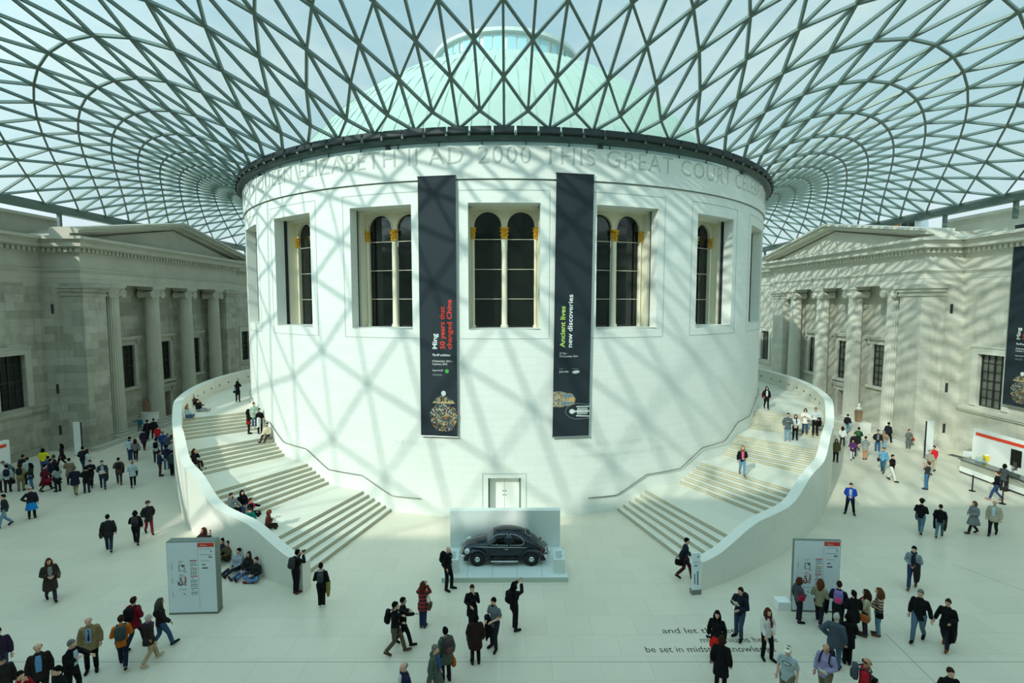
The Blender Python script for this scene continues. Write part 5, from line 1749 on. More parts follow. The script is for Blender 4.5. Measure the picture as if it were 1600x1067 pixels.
def backpack(r, col, label, w=.15, h=.23, straps=None, pocket=None):
    J, s, M = r['J'], r['s'], r['M']
    c = J['chest'] + M @ Vector((0, .118 * r['bulk'] + r['puff'] + .09, -.02)) * s
    t, o = carry(r, 'backpack', label, 'backpack', c, 'backpacks worn by visitors')
    mb = MB(); soft_box(mb, (0, 0, 0), w * s, .085 * s, h * s, M); mb.build('body', cloth(col), t, True)
    mb = MB(); soft_box(mb, M @ Vector((0, .085, -.08)) * s, w * .75 * s, .035 * s, h * .42 * s, M); mb.build('pocket', cloth(pocket or [max(0, v - 8) for v in col]), t, True)
    for sd in (-1, 1):
        pts = [J['chest'] + M @ Vector((sd * .09, .118 * r['bulk'] + r['puff'] + .02, .12)) * s, J['sh'] + M @ Vector((sd * .105, .03, .055 + r['puff'] * .6)) * s, J['sh'] + M @ Vector((sd * .115, -.075 - r['puff'], .015)) * s, J['chest'] + M @ Vector((sd * .125, -.125 * r['bulk'] - r['puff'], .02)) * s, J['waist'] + M @ Vector((sd * .155 * r['bulk'], -.05, .05)) * s]
        mb = MB(); mb.tube([p - o for p in pts], .022 * s, 6); mb.build('strap', cloth(straps or col), t, True)


def shoulder_bag(r, col, label, side=1, w=.16, h=.13, z=0.86, y=-.02, name='shoulder_bag', strap=True, x=.27):
    J, s, M = r['J'], r['s'], r['M']
    c = Vector((side * x * s, y * s, z * s))
    t, o = carry(r, name, label, 'bag', c, 'bags carried by visitors')
    mb = MB(); soft_box(mb, (0, 0, 0), .065 * s, w * s, h * s); mb.build('body', cloth(col), t, True)
    mb = MB(); soft_box(mb, (side * .02 * s, 0, h * .35 * s), .06 * s, w * .97 * s, h * .6 * s); mb.build('flap', cloth([max(0, v - 10) for v in col]), t, True)
    if strap:
        top = J['shd' + ('L' if side > 0 else 'R')] + Vector((-side * .03 * s, 0, .085 * s))
        mb = MB(); mb.tube([Vector((0, -w * .8 * s, h * .8 * s)), lerp((0, -w * .6 * s, h * s), top - o, .6), top - o, lerp((0, w * .6 * s, h * s), top - o, .6), Vector((0, w * .8 * s, h * .8 * s))], .014 * s, 6); mb.build('strap', cloth(col), t, True)


def hand_bag(r, col, label, hand='R', w=.17, h=.13, name='handbag'):
    J, s = r['J'], r['s']
    hp = J['hd' + hand]
    c = hp - Vector((0, 0, (h + .1) * s))
    t, o = carry(r, name, label, 'bag', c, 'bags carried by visitors')
    mb = MB(); soft_box(mb, (0, 0, 0), .07 * s, w * s, h * s); mb.build('body', cloth(col), t, True)
    mb = MB(); mb.tube([Vector((0, w * .55 * s * cos(q), h * .85 * s + .13 * s * sin(q))) for q in [PI * i / 10 for i in range(11)]], .012 * s, 6); mb.build('handle', cloth(col), t, True)


def held_coat(r, col, label, hand='L', drop=.5, wide=.13, group='coats carried over an arm'):
    J, s = r['J'], r['s']
    a, b = lerp(J['el' + hand], J['wr' + hand], .35), lerp(J['el' + hand], J['wr' + hand], .9)
    c = (a + b) / 2
    t, o = carry(r, 'carried_coat', label, 'coat', c, group)
    d = (b - a); d.z = 0
    if d.length < .02: d = Vector((0, -1, 0))
    d.normalize(); n = Vector((-d.y, d.x, 0))
    mb = MB(); rs = []
    for i, (z, w, th) in enumerate(((.07, .07, .075), (.02, wide * .9, .09), (-.15 * drop * 2, wide, .085), (-.3 * drop * 2, wide * 1.1, .075), (-.42 * drop * 2, wide * .95, .06), (-.5 * drop * 2, wide * .8, .04))):
        rs.append([d * (w * s * cos(2 * PI * j / 16) * (1 + .12 * sin(3 * j + i))) + n * (th * s * sin(2 * PI * j / 16) * (1 + .15 * cos(2 * j + i * 1.7))) + Vector((0, 0, z * s * (1 + .06 * sin(j * 1.3)))) for j in range(16)])
    mb.rings(rs); mb.build('cloth', cloth(col), t, True)
    mb = MB(); mb.tube([d * wide * .7 * s + n * .06 * s + Vector((0, 0, .0)), d * wide * .8 * s + n * .1 * s + Vector((0, 0, -.2 * drop * 2 * s)), d * wide * .6 * s + n * .09 * s + Vector((0, 0, -.4 * drop * 2 * s))], [.045 * s, .05 * s, .04 * s], 8, rounded=True); mb.build('sleeve', cloth([max(0, v - 6) for v in col]), t, True)


def held_flat(r, label, hand='R', size=(.11, .15), col=WHI, name='leaflet', cat='leaflet', tilt=40):
    J, s = r['J'], r['s']
    c = J['hd' + hand] + Vector((0, -.05, .05)) * s
    t, o = carry(r, name, label, cat, c, 'papers held by visitors')
    Mt = Matrix.Rotation(rad(tilt), 3, 'X')
    mb = MB()
    for sd in (-1, 1):
        q = [Mt @ Vector((sd * u, .03 * abs(u) / size[0] - .015, v)) * s for u, v in ((0, -size[1]), (size[0], -size[1]), (size[0], size[1]), (0, size[1]))]
        n = (q[1] - q[0]).cross(q[3] - q[0]).normalized() * .002
        mb.rings([[p + n for p in q], [p - n for p in q]])
    mb.build('sheet', plain('paper_%02x%02x%02x' % tuple(col), col, .7, var=.04), t)


def held_phone(r, label, kind='phone', both=True):
    J, s = r['J'], r['s']
    c = (J['hdR'] + J['hdL']) / 2 + Vector((0, -.04, .02)) * s if both else J['hdR'] + Vector((0, -.03, .03)) * s
    t, o = carry(r, 'camera' if kind == 'camera' else 'phone', label, kind, c, 'phones and cameras in use')
    mb = MB()
    if kind == 'phone':
        soft_box(mb, (0, 0, 0), .075 * s, .007 * s, .04 * s, e=.3); mb.build('case', M_BLACK, t, True)
        mb = MB(); mb.box(-.06 * s, .06 * s, .007 * s, .009 * s, -.032 * s, .032 * s); mb.build('screen', M_DGLASS, t)
    else:
        soft_box(mb, (0, 0, 0), .07 * s, .035 * s, .048 * s, e=.4); mb.build('case', M_BLACK, t, True)
        mb = MB(); mb.tube([Vector((0, -.03, 0)) * s, Vector((0, -.12, 0)) * s], [.036 * s, .04 * s], 14); mb.build('lens', M_BLACK, t, True)


def fuse_people():
    """fuse each figure's and garment's volumes into one continuous skin"""
    for it in PEND:
        o, vx = it[0], it[1]
        m = o.modifiers.new('fuse', 'REMESH'); m.mode = 'VOXEL'; m.voxel_size = vx; m.use_smooth_shade = True
        sm = o.modifiers.new('soften', 'SMOOTH'); sm.factor = .5; sm.iterations = 2
    dg = bpy.context.evaluated_depsgraph_get()
    new = []
    for it in PEND:
        o = it[0]
        new.append(bpy.data.meshes.new_from_object(o.evaluated_get(dg)))
    for it, me in zip(PEND, new):
        o = it[0]; old = o.data
        o.modifiers.clear()
        if len(it) > 2:
            fm = it[2]
            bm = bmesh.new(); bm.from_mesh(me)
            vs = [bm.verts.new(v) for v in fm.v]
            for f in fm.f: bm.faces.new([vs[i] for i in f])
            bmesh.ops.recalc_face_normals(bm, faces=bm.faces)
            bm.to_mesh(me); bm.free()
            me.polygons.foreach_set('use_smooth', [True] * len(me.polygons))
        o.data = me; me.name = old.name
        bpy.data.meshes.remove(old)
        if 'fingers' in o: del o['fingers']
# ================================================================ WHO IS WHERE
def T_(c, **k): d = dict(c=c); d.update(k); return d
V = person
# ---- around the car
r = V('bald man in black with a black backpack looking at the car from the platform corner', 'CT', 700, 921, 62, 1.78, 'contra', 'pocket', hair=None, top=T_(BLK, hem=.8), bot=T_(BLK)); backpack(r, BLK, 'black backpack on the bald man beside the car platform')
r = V('woman with long auburn hair in a striped red jacket, taking a picture', 'CT', 661, 980, 160, 1.66, 'close', 'photo', g=1, hair=('long', HAU), top=T_((150, 34, 36), mat=stripes((168, 36, 40), (40, 34, 36), 14), hem=.72), bot=T_((40, 56, 84)), shoes=(60, 60, 62)); shoulder_bag(r, (96, 74, 56), 'brown shoulder bag on the woman in the striped red jacket', -1); held_phone(r, 'phone raised by the woman in the striped red jacket')
r = V('man in black jacket and khaki trousers striding with a black backpack', 'CT', 618, 1022, 82, 1.77, 'walk', ('front', 'chest'), hair=('short', HB), top=T_(BLK, hem=.78), bot=T_((92, 82, 66)), shoes=(84, 62, 48)); backpack(r, BLK, 'black backpack on the striding man in khaki trousers')
r = V('person in black mostly hidden behind the man in khaki trousers, gesturing', 'CT', 630, 1008, 80, 1.66, 'walk2', ('reach', 'chest'), g=1, hair=('short', HB), top=T_(BLK), bot=T_(BLK))
r = V('woman in a belted black coat holding her hands up to her face', 'CT', 738, 985, 5, 1.66, 'close', ('front', 'face'), g=1, hair=('tail', HBR), top=T_(BLK, hem=.62), bot=T_(BLK)); held_phone(r, 'phone held up by the woman in the belted black coat')
r = V('woman in dark brown furry coat seen from behind with a coat over her arm', 'CT', 743, 1037, 185, 1.64, 'stand', ('down', 'fold'), g=1, hair=('bob', HB), top=T_((46, 30, 28), hem=.6, puff=.05, hood=1), bot=T_(BLK)); held_coat(r, (58, 62, 66), 'grey coat hanging from the arm of the woman in the furry brown coat', 'L')
r = V('man in grey short-sleeved shirt sorting the black jacket in his hands', 'CT', 773, 1012, -35, 1.76, 'contra', ('fold', 'front'), 4, hair=('short', HB), top=T_((104, 112, 116), sleeve='short', hem=.78, puff=.012), bot=T_((38, 40, 46)), extra=[('beard', HB)], bulk=1.05); held_coat(r, BLK, 'black jacket held by the man in the grey short-sleeved shirt', 'R', .75, .15)
r = V('man in black photographing upward with both arms raised and a black backpack', 'CT', 803, 984, 128, 1.74, 'contra', 'high', hair=('bob', HB), top=T_(BLK, hem=.78), bot=T_(BLK)); backpack(r, BLK, 'black backpack on the man photographing with raised arms'); held_phone(r, 'phone held high by the man in black in front of the car')
r = V('dark haired woman in olive green parka carrying a patterned backpack', 'FR', 696, 984, 205, 1.70, at='head', pose='stand', g=1, hair=('short', HB), top=T_((76, 88, 74), hem=.66, hood=1, puff=.03), bot=T_(DK)); backpack(r, (70, 58, 62), 'patterned dark backpack on the woman in the olive parka', pocket=(104, 76, 74)); hand_bag(r, (176, 92, 40), 'orange tan leather bag hanging from the hand of the olive parka wearer', 'R', .19, .15)
r = V('grey haired woman in an open grey green coat over a blue top', 'FR', 679, 1011, 62, 1.68, at='head', pose='walk', arms='down', g=1, hair=('short', HGR), top=T_((78, 90, 82), hem=.62, puff=.03, shirt=(46, 84, 140), hood=1), bot=T_((146, 126, 92)))
r = V('bald man in a navy jumper at the lower edge of the picture', 'FR', 632, 1038, -65, 1.74, at='head', hair=('thin', HGR), top=T_((36, 40, 66), shirt=(200, 204, 206)), bot=T_(DK))
# ---- seated against the stair wall
for i, (px, py, pose, arms, c, bc, hc, lab) in enumerate([
        (315, 829, 'kneesup', 'knee', (70, 44, 44), JEAN, HAU, 'person with auburn hair sitting against the wall just above the map sign'),
        (328, 832, 'kneesup', 'knee', DK, DK, HB, 'dark haired person sitting against the wall at the map sign corner'),
        (345, 846, 'kneesup', 'knee', (36, 40, 52), DK, HB, 'dark haired man in navy sitting against the wall beside the map sign'),
        (354, 850, 'kneesup', 'knee', (84, 70, 48), (60, 52, 44), HBR, 'man in brown jacket sitting knees up against the stair wall'),
        (370.5, 862, 'floor', 'lap', (150, 160, 168), (40, 46, 60), HB, 'person in pale grey top with legs stretched out at the stair wall'),
        (387, 867, 'floor', 'lap', (40, 36, 38), (84, 108, 136), HBR, 'woman in dark jacket and jeans sitting with legs stretched at the stair wall'),
        (398, 876, 'cross', 'front', (38, 42, 40), (92, 128, 164), HAU, 'ginger haired boy in dark jacket cross-legged at the end of the seated row')]):
    V(lab, 'WS', px, py, -62 + 3 * i, 1.68, pose, arms, -8, 'head', hair=('short' if i not in (0, 5) else 'long', hc), top=T_(c), bot=T_(bc), g=1 if i in (0, 5) else 0, shoes=(BRN if i in (4, 5) else (120, 40, 40) if i == 6 else DK))
# ---- foot of the shaded stairs
r = V('man in black leaning at the stair pier and aiming a camera, dark backpack', 'LS', 463, 927, 128, 1.74, 'close', 'photo', 8, hair=('short', HB), top=T_(BLK), bot=T_(BLK), shoes=(90, 40, 34)); backpack(r, (58, 60, 58), 'dark grey backpack on the man photographing at the stair pier'); held_phone(r, 'black camera aimed by the man at the stair pier', 'camera')
r = V('person in black with a yellow green jacket over one arm and white shoes', 'LS', 503, 948, 172, 1.70, 'close', ('down', 'fold'), hair=('short', HB), top=T_(BLK), bot=T_(BLK, len=.97), shoes=WHI, extra=[('collar', (170, 176, 178))]); backpack(r, (64, 70, 68), 'grey green backpack on the person with white shoes', .12, .18)
held_coat(r, (128, 126, 62), 'yellow green jacket hanging over an arm near the stair foot', 'R', .55, .12)
# ---- shaded stairs
r = V('woman in black on the top landing of the shaded stairs', 'LS', 372, 628, 170, 1.66, 'stand', 'photo', at='stair', g=1, hair=('long', HB), top=T_(BLK), bot=T_(BLK)); shoulder_bag(r, (40, 40, 42), 'small dark bag on the woman on the top landing', 1, .12, .1)
r = V('long haired woman in black with a red bag standing on the shaded stairs', 'LS', 389, 678, 85, 1.66, 'close', 'front', at='stair', g=1, hair=('long', HB), top=T_(BLK, hem=.7), bot=T_(BLK)); shoulder_bag(r, (150, 40, 34), 'red handbag of the long haired woman on the shaded stairs', -1, .14, .11)
V('man in mint green jacket and jeans standing on the shaded stairs', 'LS', 398, 671, 20, 1.74, 'stand', 'front', at='stair', top=T_((160, 190, 172), hem=.72, puff=.035), bot=T_((58, 92, 130)), hair=('short', HBR), shoes=WHI)
r = V('woman in black standing beside the drum rail with a white coat', 'LS', 406.5, 677, 30, 1.68, 'stand', 'fold', at='stair', g=1, hair=('tail', HBR), top=T_(BLK), bot=T_(BLK)); held_coat(r, (220, 222, 216), 'white coat held by the woman standing at the drum rail', 'R', .6, .1)
V('bearded man in cream shirt seated on a stair by the drum wall', 'LS', 418, 685, -25, 1.76, 'stepback', 'lap', at='stair', hair=('short', HBR), top=T_((212, 196, 168), sleeve='long'), bot=T_((62, 50, 42)), extra=[('beard', HBR)], bulk=1.08)
V('blonde person sitting by the parapet at the top of the shaded stairs', 'LS', 302, 634, 55, 1.64, 'kneesup', 'knee', at='stair', g=1, hair=('long', HBL), top=T_((72, 52, 44)), bot=T_(DK))
V('person in black sitting legs out beside the blonde one at the parapet', 'LS', 309, 643, 60, 1.66, 'floor', 'lap', at='stair', hair=('short', HB), top=T_(BLK), bot=T_((150, 150, 150)), shoes=(180, 170, 166))
V('person in pale blue top and jeans sitting lowest of the parapet trio', 'LS', 293, 653, 62, 1.66, 'cross', 'front', at='stair', g=1, hair=('long', HBL), top=T_((150, 172, 180)), bot=T_((50, 86, 130)), shoes=(120, 70, 46))
V('woman in black sitting alone against the parapet midway up the stairs', 'LS', 304, 728, 48, 1.64, 'step', 'face', at='stair', g=1, hair=('long', HBR), top=T_((30, 26, 28)), bot=T_(DBR), shoes=DBR)
V('bearded man in grey hooded top sitting at the parapet', 'LS', 362, 800, 45, 1.74, 'step', 'knee', at='stair', hair=('short', HBR), top=T_((132, 138, 136), hood=1), bot=T_(DK), extra=[('beard', HBR)])
V('long haired woman in black sitting on the stair behind the teal jacket', 'LS', 379, 796, 25, 1.66, 'step', 'lap', at='stair', g=1, hair=('long', HB), top=T_(BLK), bot=T_((62, 92, 130)))
r = V('person in black with a pink red scarf sitting with one arm out', 'LS', 392, 806, 70, 1.66, 'step', ('lap', 'reach'), at='stair', g=1, hair=('short', HAU), top=T_(BLK), bot=T_(BLK), extra=[('scarf', (206, 60, 78))])
V('person in bright teal jacket sitting bent forward at the parapet', 'LS', 388, 819, 20, 1.70, 'step', 'knee', 22, at='stair', hair=('short', HBR), top=T_((22, 132, 112)), bot=T_(DK))
r = V('red haired woman in brown top sitting and reading white papers', 'LS', 418, 826, 75, 1.64, 'step', 'chest', 8, at='stair', g=1, hair=('bob', HAU), hat=('beanie', (120, 60, 30)), top=T_((84, 48, 34)), bot=T_(DBR)); held_flat(r, 'white sheets held by the red haired woman on the stairs', 'L', (.16, .22))
# ---- sunlit stairs
r = V('woman in black coming down the top of the sunlit stairs with a dark red bag', 'RS', 1197, 639, 10, 1.66, 'walk', ('pocket', 'down'), at='stair', g=1, hair=('long', HB), top=T_(BLK, hem=.7, shirt=(200, 204, 200)), bot=T_(BLK)); shoulder_bag(r, (110, 26, 36), 'dark red bag on the woman at the top of the sunlit stairs', -1, .15, .13, 1.0)
V('man in grey denim jacket and pale jeans on the sunlit landing', 'RS', 1230, 689, 0, 1.78, 'stand', ('pocket', 'chest'), at='stair', hair=('short', HBR), top=T_((84, 96, 98), hem=.76), bot=T_((126, 152, 170), loose=.02), shoes=(150, 150, 146), bulk=1.1)
V('woman in black and white top beside the man in pale jeans', 'RS', 1242, 687, 5, 1.62, 'stand', 'front', at='stair', g=1, hair=('bob', HAU), top=T_((210, 208, 204), hem=.84), bot=T_(BLK), extra=[('scarf', BLK)])
V('dark haired woman in white patterned top and knee boots on the sunlit landing', 'RS', 1257, 680, -5, 1.66, 'stand', 'chest', at='stair', g=1, hair=('bob', HB), top=T_((222, 206, 196), hem=.72), bot=T_((44, 70, 100), boots=1), shoes=(98, 60, 42))
r = V('man in white shirt and dark trousers with a jacket, last of the landing group', 'RS', 1273, 681, 10, 1.80, 'stand', ('hip', 'fold'), at='stair', hair=('short', HGR), top=T_((228, 230, 226), hem=.9, puff=.012), bot=T_(BLK)); held_coat(r, BLK, 'black jacket held by the man in the white shirt on the landing', 'L', .5, .12)
r = V('woman in black jacket over bright pink walking down the sunlit stairs alone', 'RS', 1159, 743, 8, 1.66, 'walk', ('down', 'front'), at='stair', g=1, hair=('long', HBL), top=T_(BLK, hem=.84, shirt=(220, 96, 130)), bot=T_((112, 146, 170)), shoes=(120, 74, 56))
# ---- sunlit stair foot and floor lettering
r = V('man in navy jacket and maroon trousers striding past the sunlit stair foot', 'CT', 1069, 904, 84, 1.76, 'walk', ('back', 'fwd'), 4, hair=('short', HB), top=T_((32, 38, 48), hem=.74), bot=T_((76, 34, 38)), extra=[('glasses',)]); shoulder_bag(r, BLK, 'black bag swinging behind the man in maroon trousers', -1, .17, .13, .8, .2)
r = V('long haired woman in black jacket and red skirt standing on the floor lettering', 'FR', 1121, 957, -5, 1.68, at='head', pose='stand', g=1, hair=('long', HB), top=T_(BLK, hem=.9), bot=T_((206, 40, 34), skirt=.5, leg=BLK)); held_phone(r, 'dark phone in the hand of the woman in the red skirt', both=False)
V('person in long black coat seen from behind at the lower edge', 'FR', 1128, 997, 172, 1.70, at='head', pose='stand', hair=('bob', HBR), top=T_(BLK, hem=.55, puff=.035), bot=T_(BLK))
r = V('man in dark navy jacket and jeans turning with a leaflet and backpack', 'FR', 1155, 996, -28, 1.78, 'contra', ('chest', 'front'), hair=('short', HBR), top=T_((30, 36, 50), puff=.035), bot=T_((58, 74, 94))); backpack(r, (34, 36, 40), 'dark backpack on the man holding a leaflet near the lettering'); held_flat(r, 'white leaflet in the hands of the man in navy near the lettering', 'R')
V('woman in cream top, dark red scarf and black trousers on the lettering end', 'FR', 1197, 1028, 35, 1.68, 'contra', ('fwd', 'front'), g=1, hair=('long', HAU), top=T_((214, 212, 204), hem=.8), bot=T_(BLK, boots=1), extra=[('scarf', (104, 30, 44))])
V('stout man in grey printed T-shirt and pale cap at the lower edge', 'FR', 1232, 1013, -12, 1.76, at='head', pose='walk', arms='down', hair=('short', HGR), hat=('cap', (222, 216, 196)), top=T_((158, 172, 176), sleeve='short', hem=.8, puff=.02, logo=1), bot=T_((110, 104, 84), len=.5), bulk=1.18)
r = V('balding man in lavender jumper with a dark backpack at the lower edge', 'FR', 1292, 1009, -18, 1.76, at='head', pose='walk', arms=('down', 'front'), hair=('thin', HBR), top=T_((150, 142, 178), hem=.8, puff=.025), bot=T_((110, 104, 80)), bulk=1.1, skin=1); backpack(r, (44, 44, 58), 'dark straps and backpack on the man in the lavender jumper'); held_flat(r, 'white leaflet in the hand of the man in the lavender jumper', 'L')
r = V('balding man in red jacket with a grey backpack at the lower edge', 'FR', 1353, 1031, 95, 1.74, at='head', hair=('thin', HBR), arms='fold', top=T_((160, 30, 40), puff=.035), bot=T_(DK), skin=1, extra=[('glasses',)]); backpack(r, (70, 76, 82), 'grey backpack on the man in the red jacket'); held_coat(r, BLK, 'black coat over the arm of the man in the red jacket', 'L', .6, .16)
V('dark haired person in black low at the picture edge below the couple', 'FR', 1485, 1047, 30, 1.70, at='head', hair=('short', HBR), top=T_(BLK), bot=T_(BLK))
# ---- reading the sign
r = V('woman with curly auburn hair and a red strap at the sign edge', 'SG', 1246, 971, 128, 1.64, 'contra', ('front', 'down'), g=1, hair=('bob', HAU), top=T_((70, 76, 82)), bot=T_((32, 36, 48))); shoulder_bag(r, (160, 40, 62), 'red bag on the curly haired woman at the sign edge', -1, .13, .11, 1.12, .08)
r = V('woman with long brown hair in sage green top walking up to the sign', 'SG', 1279, 976, 172, 1.68, 'walk', ('fold', 'front'), g=1, hair=('long', (110, 66, 40)), top=T_((140, 138, 110), hem=.78), bot=T_((34, 38, 50))); held_coat(r, BLK, 'black jacket over the arm of the woman in sage green', 'R', .6, .15)
r = V('man in dark jumper carrying a bright multicoloured backpack before the sign', 'SG', 1308, 984, 178, 1.76, 'stand', 'front', hair=('short', HBR), top=T_((34, 38, 46)), bot=T_(DK)); backpack(r, (126, 112, 168), 'lilac, pink and orange child backpack before the map sign', pocket=(206, 70, 110), straps=(150, 140, 190))
V('woman in black puffer jacket beside the multicoloured backpack', 'SG', 1331, 996, 205, 1.66, 'close', 'front', g=1, hair=('tail', HB), top=T_(BLK, hem=.66, puff=.045), bot=T_(DK))
r = V('woman in cream coat and red scarf holding a tan bag in the sign queue', 'SG', 1351, 994, -98, 1.66, 'close', 'chest', g=1, hair=('long', HBR), top=T_((176, 166, 138), hem=.66), bot=T_((44, 40, 48)), shoes=(84, 62, 48), extra=[('scarf', (176, 28, 40))]); shoulder_bag(r, (168, 96, 52), 'tan leather bag of the woman in the red scarf', 1, .19, .14, .82)
r = V('woman in black and beige striped jumper and jeans ending the sign queue', 'SG', 1371, 993, -80, 1.70, 'close', 'front', g=1, hair=('long', (120, 74, 46)), top=T_(BEI, mat=stripes((40, 34, 36), (196, 160, 134), 22), hem=.8), bot=T_((104, 136, 158)), shoes=(98, 70, 54)); shoulder_bag(r, BLK, 'small black bag of the woman in the striped jumper', 1, .12, .1, .9)
V('white haired man in slate jacket standing with a hand on his hip', 'SG', 1307, 962, 170, 1.78, at='head', pose='stand', arms=('down', 'hip'), hair=('short', HWH), top=T_((70, 82, 92), hem=.74, puff=.035), bot=T_((70, 96, 122)), bulk=1.1)
V('woman in black beside the white haired man in the slate jacket', 'SG', 1323, 1037, 190, 1.68, 'close', 'front', g=1, hair=('bob', HB), top=T_(BLK, hem=.62), bot=T_(BLK, boots=1))
# ---- couple and walkers on the sunlit side
V('burly man in black jacket and jeans walking hand in hand', 'RC', 1434, 1001, -12, 1.80, 'walk2', ('down', 'hold'), hair=('short', HGR), top=T_(BLK, hem=.78), bot=T_((86, 108, 128)), bulk=1.12)
r = V('woman in black and tan boots walking hand in hand with a coat', 'RC', 1477, 1012, -10, 1.68, 'walk', ('hold', 'fold'), g=1, hair=('bun', HBR), top=T_(BLK, hem=.74), bot=T_((36, 42, 58), boots=1), shoes=(120, 64, 40), extra=[('glasses',)], bulk=1.08); held_coat(r, BLK, 'black coat over the arm of the woman in tan boots', 'L', .75, .2)
r = V('man in grey hooded top and dark scarf looking down at his hands', 'RC', 1425, 919, -5, 1.76, 'walk2', 'front', 4, hair=('short', HB), top=T_((128, 142, 148), hood=1, shirt=(40, 44, 58)), bot=T_((48, 66, 100)), shoes=(96, 74, 62), extra=[('scarf', (36, 40, 54))]); held_phone(r, 'phone in the hands of the man in the grey hooded top'); held_coat(r, (44, 42, 42), 'dark coat over the arm of the man looking at his phone', 'L', .7, .14)
V('man in bright blue jacket and black trousers standing in the shadow edge', 'RC', 1327.5, 803, 0, 1.74, 'wide', 'front', 5, hair=('short', HBR), top=T_((30, 62, 150), shirt=(150, 170, 190), puff=.035), bot=T_(BLK))
r = V('man in black top, dark hat and jeans walking away with a jacket', 'RC', 1437.5, 834, 168, 1.76, 'walk', ('fold', 'front'), hair=('short', HB), hat=('brim', (40, 36, 34)), top=T_(BLK), bot=T_((84, 114, 132))); held_coat(r, CH, 'dark jacket carried by the man in the dark hat', 'L', .45, .15)
r = V('woman in black with a hair bun and coats on both arms walking away', 'RC', 1467, 840, 175, 1.66, 'walk2', 'fold', g=1, hair=('bun', HBR), top=T_(BLK), bot=T_((90, 118, 132)), shoes=DK); held_coat(r, (58, 46, 36), 'brown coat on one arm of the woman with the bun', 'R', .7, .14); held_coat(r, BLK, 'black coat on the other arm of the woman with the bun', 'L', .7, .14)
V('woman in long grey patterned coat walking on the sunlit side', 'RC', 1520, 834, -50, 1.66, 'walk', 'front', g=1, hair=('bob', (120, 86, 56)), top=T_((120, 124, 126), hem=.52, puff=.04), bot=T_(DK))
r = V('old bald man in beige jacket over pale blue shirt', 'RC', 1551, 836, -8, 1.76, 'walk2', 'down', hair=('thin', HWH), top=T_((178, 170, 144), hem=.74, shirt=(190, 206, 218), puff=.03), bot=T_(DK), bulk=1.08)
V('man in dark top and jeans photographing the drum on the sunlit floor', 'RC', 1447, 765, -105, 1.76, 'close', 'photo', -6, hair=('short', HAU), top=T_((52, 54, 54), sleeve='short'), bot=T_((66, 104, 136), loose=.025), shoes=(60, 66, 72))
r = V('man in light blue shirt with a dark bag walking towards the stairs', 'RC', 1379, 738, -8, 1.72, 'walk', ('strap', 'down'), hair=('short', HBR), top=T_((100, 156, 186)), bot=T_((52, 88, 110)), shoes=BRN); shoulder_bag(r, DK, 'dark bag on the man in the light blue shirt', -1, .14, .12)
V('man in black top and white trousers near the man in light blue', 'RC', 1392.5, 751.5, 60, 1.74, 'walk2', ('chest', 'hip'), hair=('short', HBR), top=T_(BLK), bot=T_((222, 220, 206)))
r = V('woman in grey with a red bag standing near the sunlit pier', 'RC', 1419, 703, 30, 1.64, 'stand', 'front', g=1, hair=('tail', HB), top=T_((104, 110, 104), hem=.5), bot=T_((100, 106, 102)), shoes=WHI); shoulder_bag(r, (170, 52, 36), 'red bag of the woman in grey near the sunlit pier', 1, .16, .12, .95, -.1)
V('man in black jacket and blue jeans with white trainers by the sunlit columns', 'RC', 1370.5, 707, 5, 1.76, 'stand', 'pocket', hair=('short', HB), top=T_((34, 34, 38), shirt=(120, 120, 124)), bot=T_((54, 92, 132)), shoes=WHI)
V('woman with curly hair and pale jeans beside the black jacket man', 'RC', 1381, 705, -20, 1.66, 'walk', ('front', 'chest'), g=1, hair=('bob', HBR), top=T_((176, 150, 118)), bot=T_((140, 170, 186)))
V('man in dark clothes passing behind the woman with curly hair', 'RC', 1387, 693, 150, 1.76, 'walk2', 'down', hair=('short', HB), top=T_((36, 40, 46)), bot=T_(BLK))
V('person in black and white striped jumper and tan trousers seen from behind', 'RC', 1351, 718, 178, 1.74, 'close', 'front', hair=('short', HBR), top=T_(DK, mat=stripes((40, 48, 52), (190, 200, 196), 16), hem=.76), bot=T_((168, 128, 94)))
r = V('man with a green backpack and shorts walking away by the plinth', 'RC', 1340.5, 702, 172, 1.76, 'walk', 'front', hair=('short', HB), top=T_((40, 62, 54)), bot=T_((34, 48, 50), len=.5)); backpack(r, (52, 106, 66), 'green backpack on the man in shorts near the white plinth')
V('child in purple jacket with white trouser leg walking on the sunlit side', 'RC', 1331.5, 718, 0, 1.50, 'walk2', 'front', g=1, hair=('short', HBR), top=T_((84, 48, 96), hem=.74, puff=.035), bot=T_((206, 208, 204)))
V('man in dark jacket just behind the child in purple', 'RC', 1334, 711, 0, 1.72, 'walk', 'down', hair=('short', HBR), top=T_((38, 36, 38)), bot=T_(DK))
V('person in black top and blue jeans walking away by the sunlit wall', 'RC', 1323.5, 677, 160, 1.72, 'walk', ('fwd', 'down'), hair=('short', HB), top=T_((34, 36, 42)), bot=T_((96, 140, 160)))
V('woman in white T-shirt and dark jeans near the sunlit parapet', 'RC', 1315.5, 698, 170, 1.66, 'walk2', 'down', g=1, hair=('long', HBR), top=T_((220, 224, 220)), bot=T_((56, 62, 70)))
V('woman in olive jacket close to the sunlit parapet', 'RC', 1305.5, 721, 5, 1.66, 'stand', 'down', g=1, hair=('long', HBR), top=T_((92, 84, 56), hem=.74), bot=T_(BLK))
V('person in beige with a wide grey hat by the white pylon', 'RC', 1451, 741, 10, 1.66, 'stand', 'front', g=1, hair=('short', HBR), hat=('brim', (150, 146, 136)), top=T_((150, 144, 128)), bot=T_((180, 176, 160)))
V('person in bright red jacket by the white pylon', 'RC', 1457.5, 735, -30, 1.72, 'stand', ('down', 'fwd'), hair=('short', HBR), top=T_((206, 34, 40), puff=.03), bot=T_(BEI))
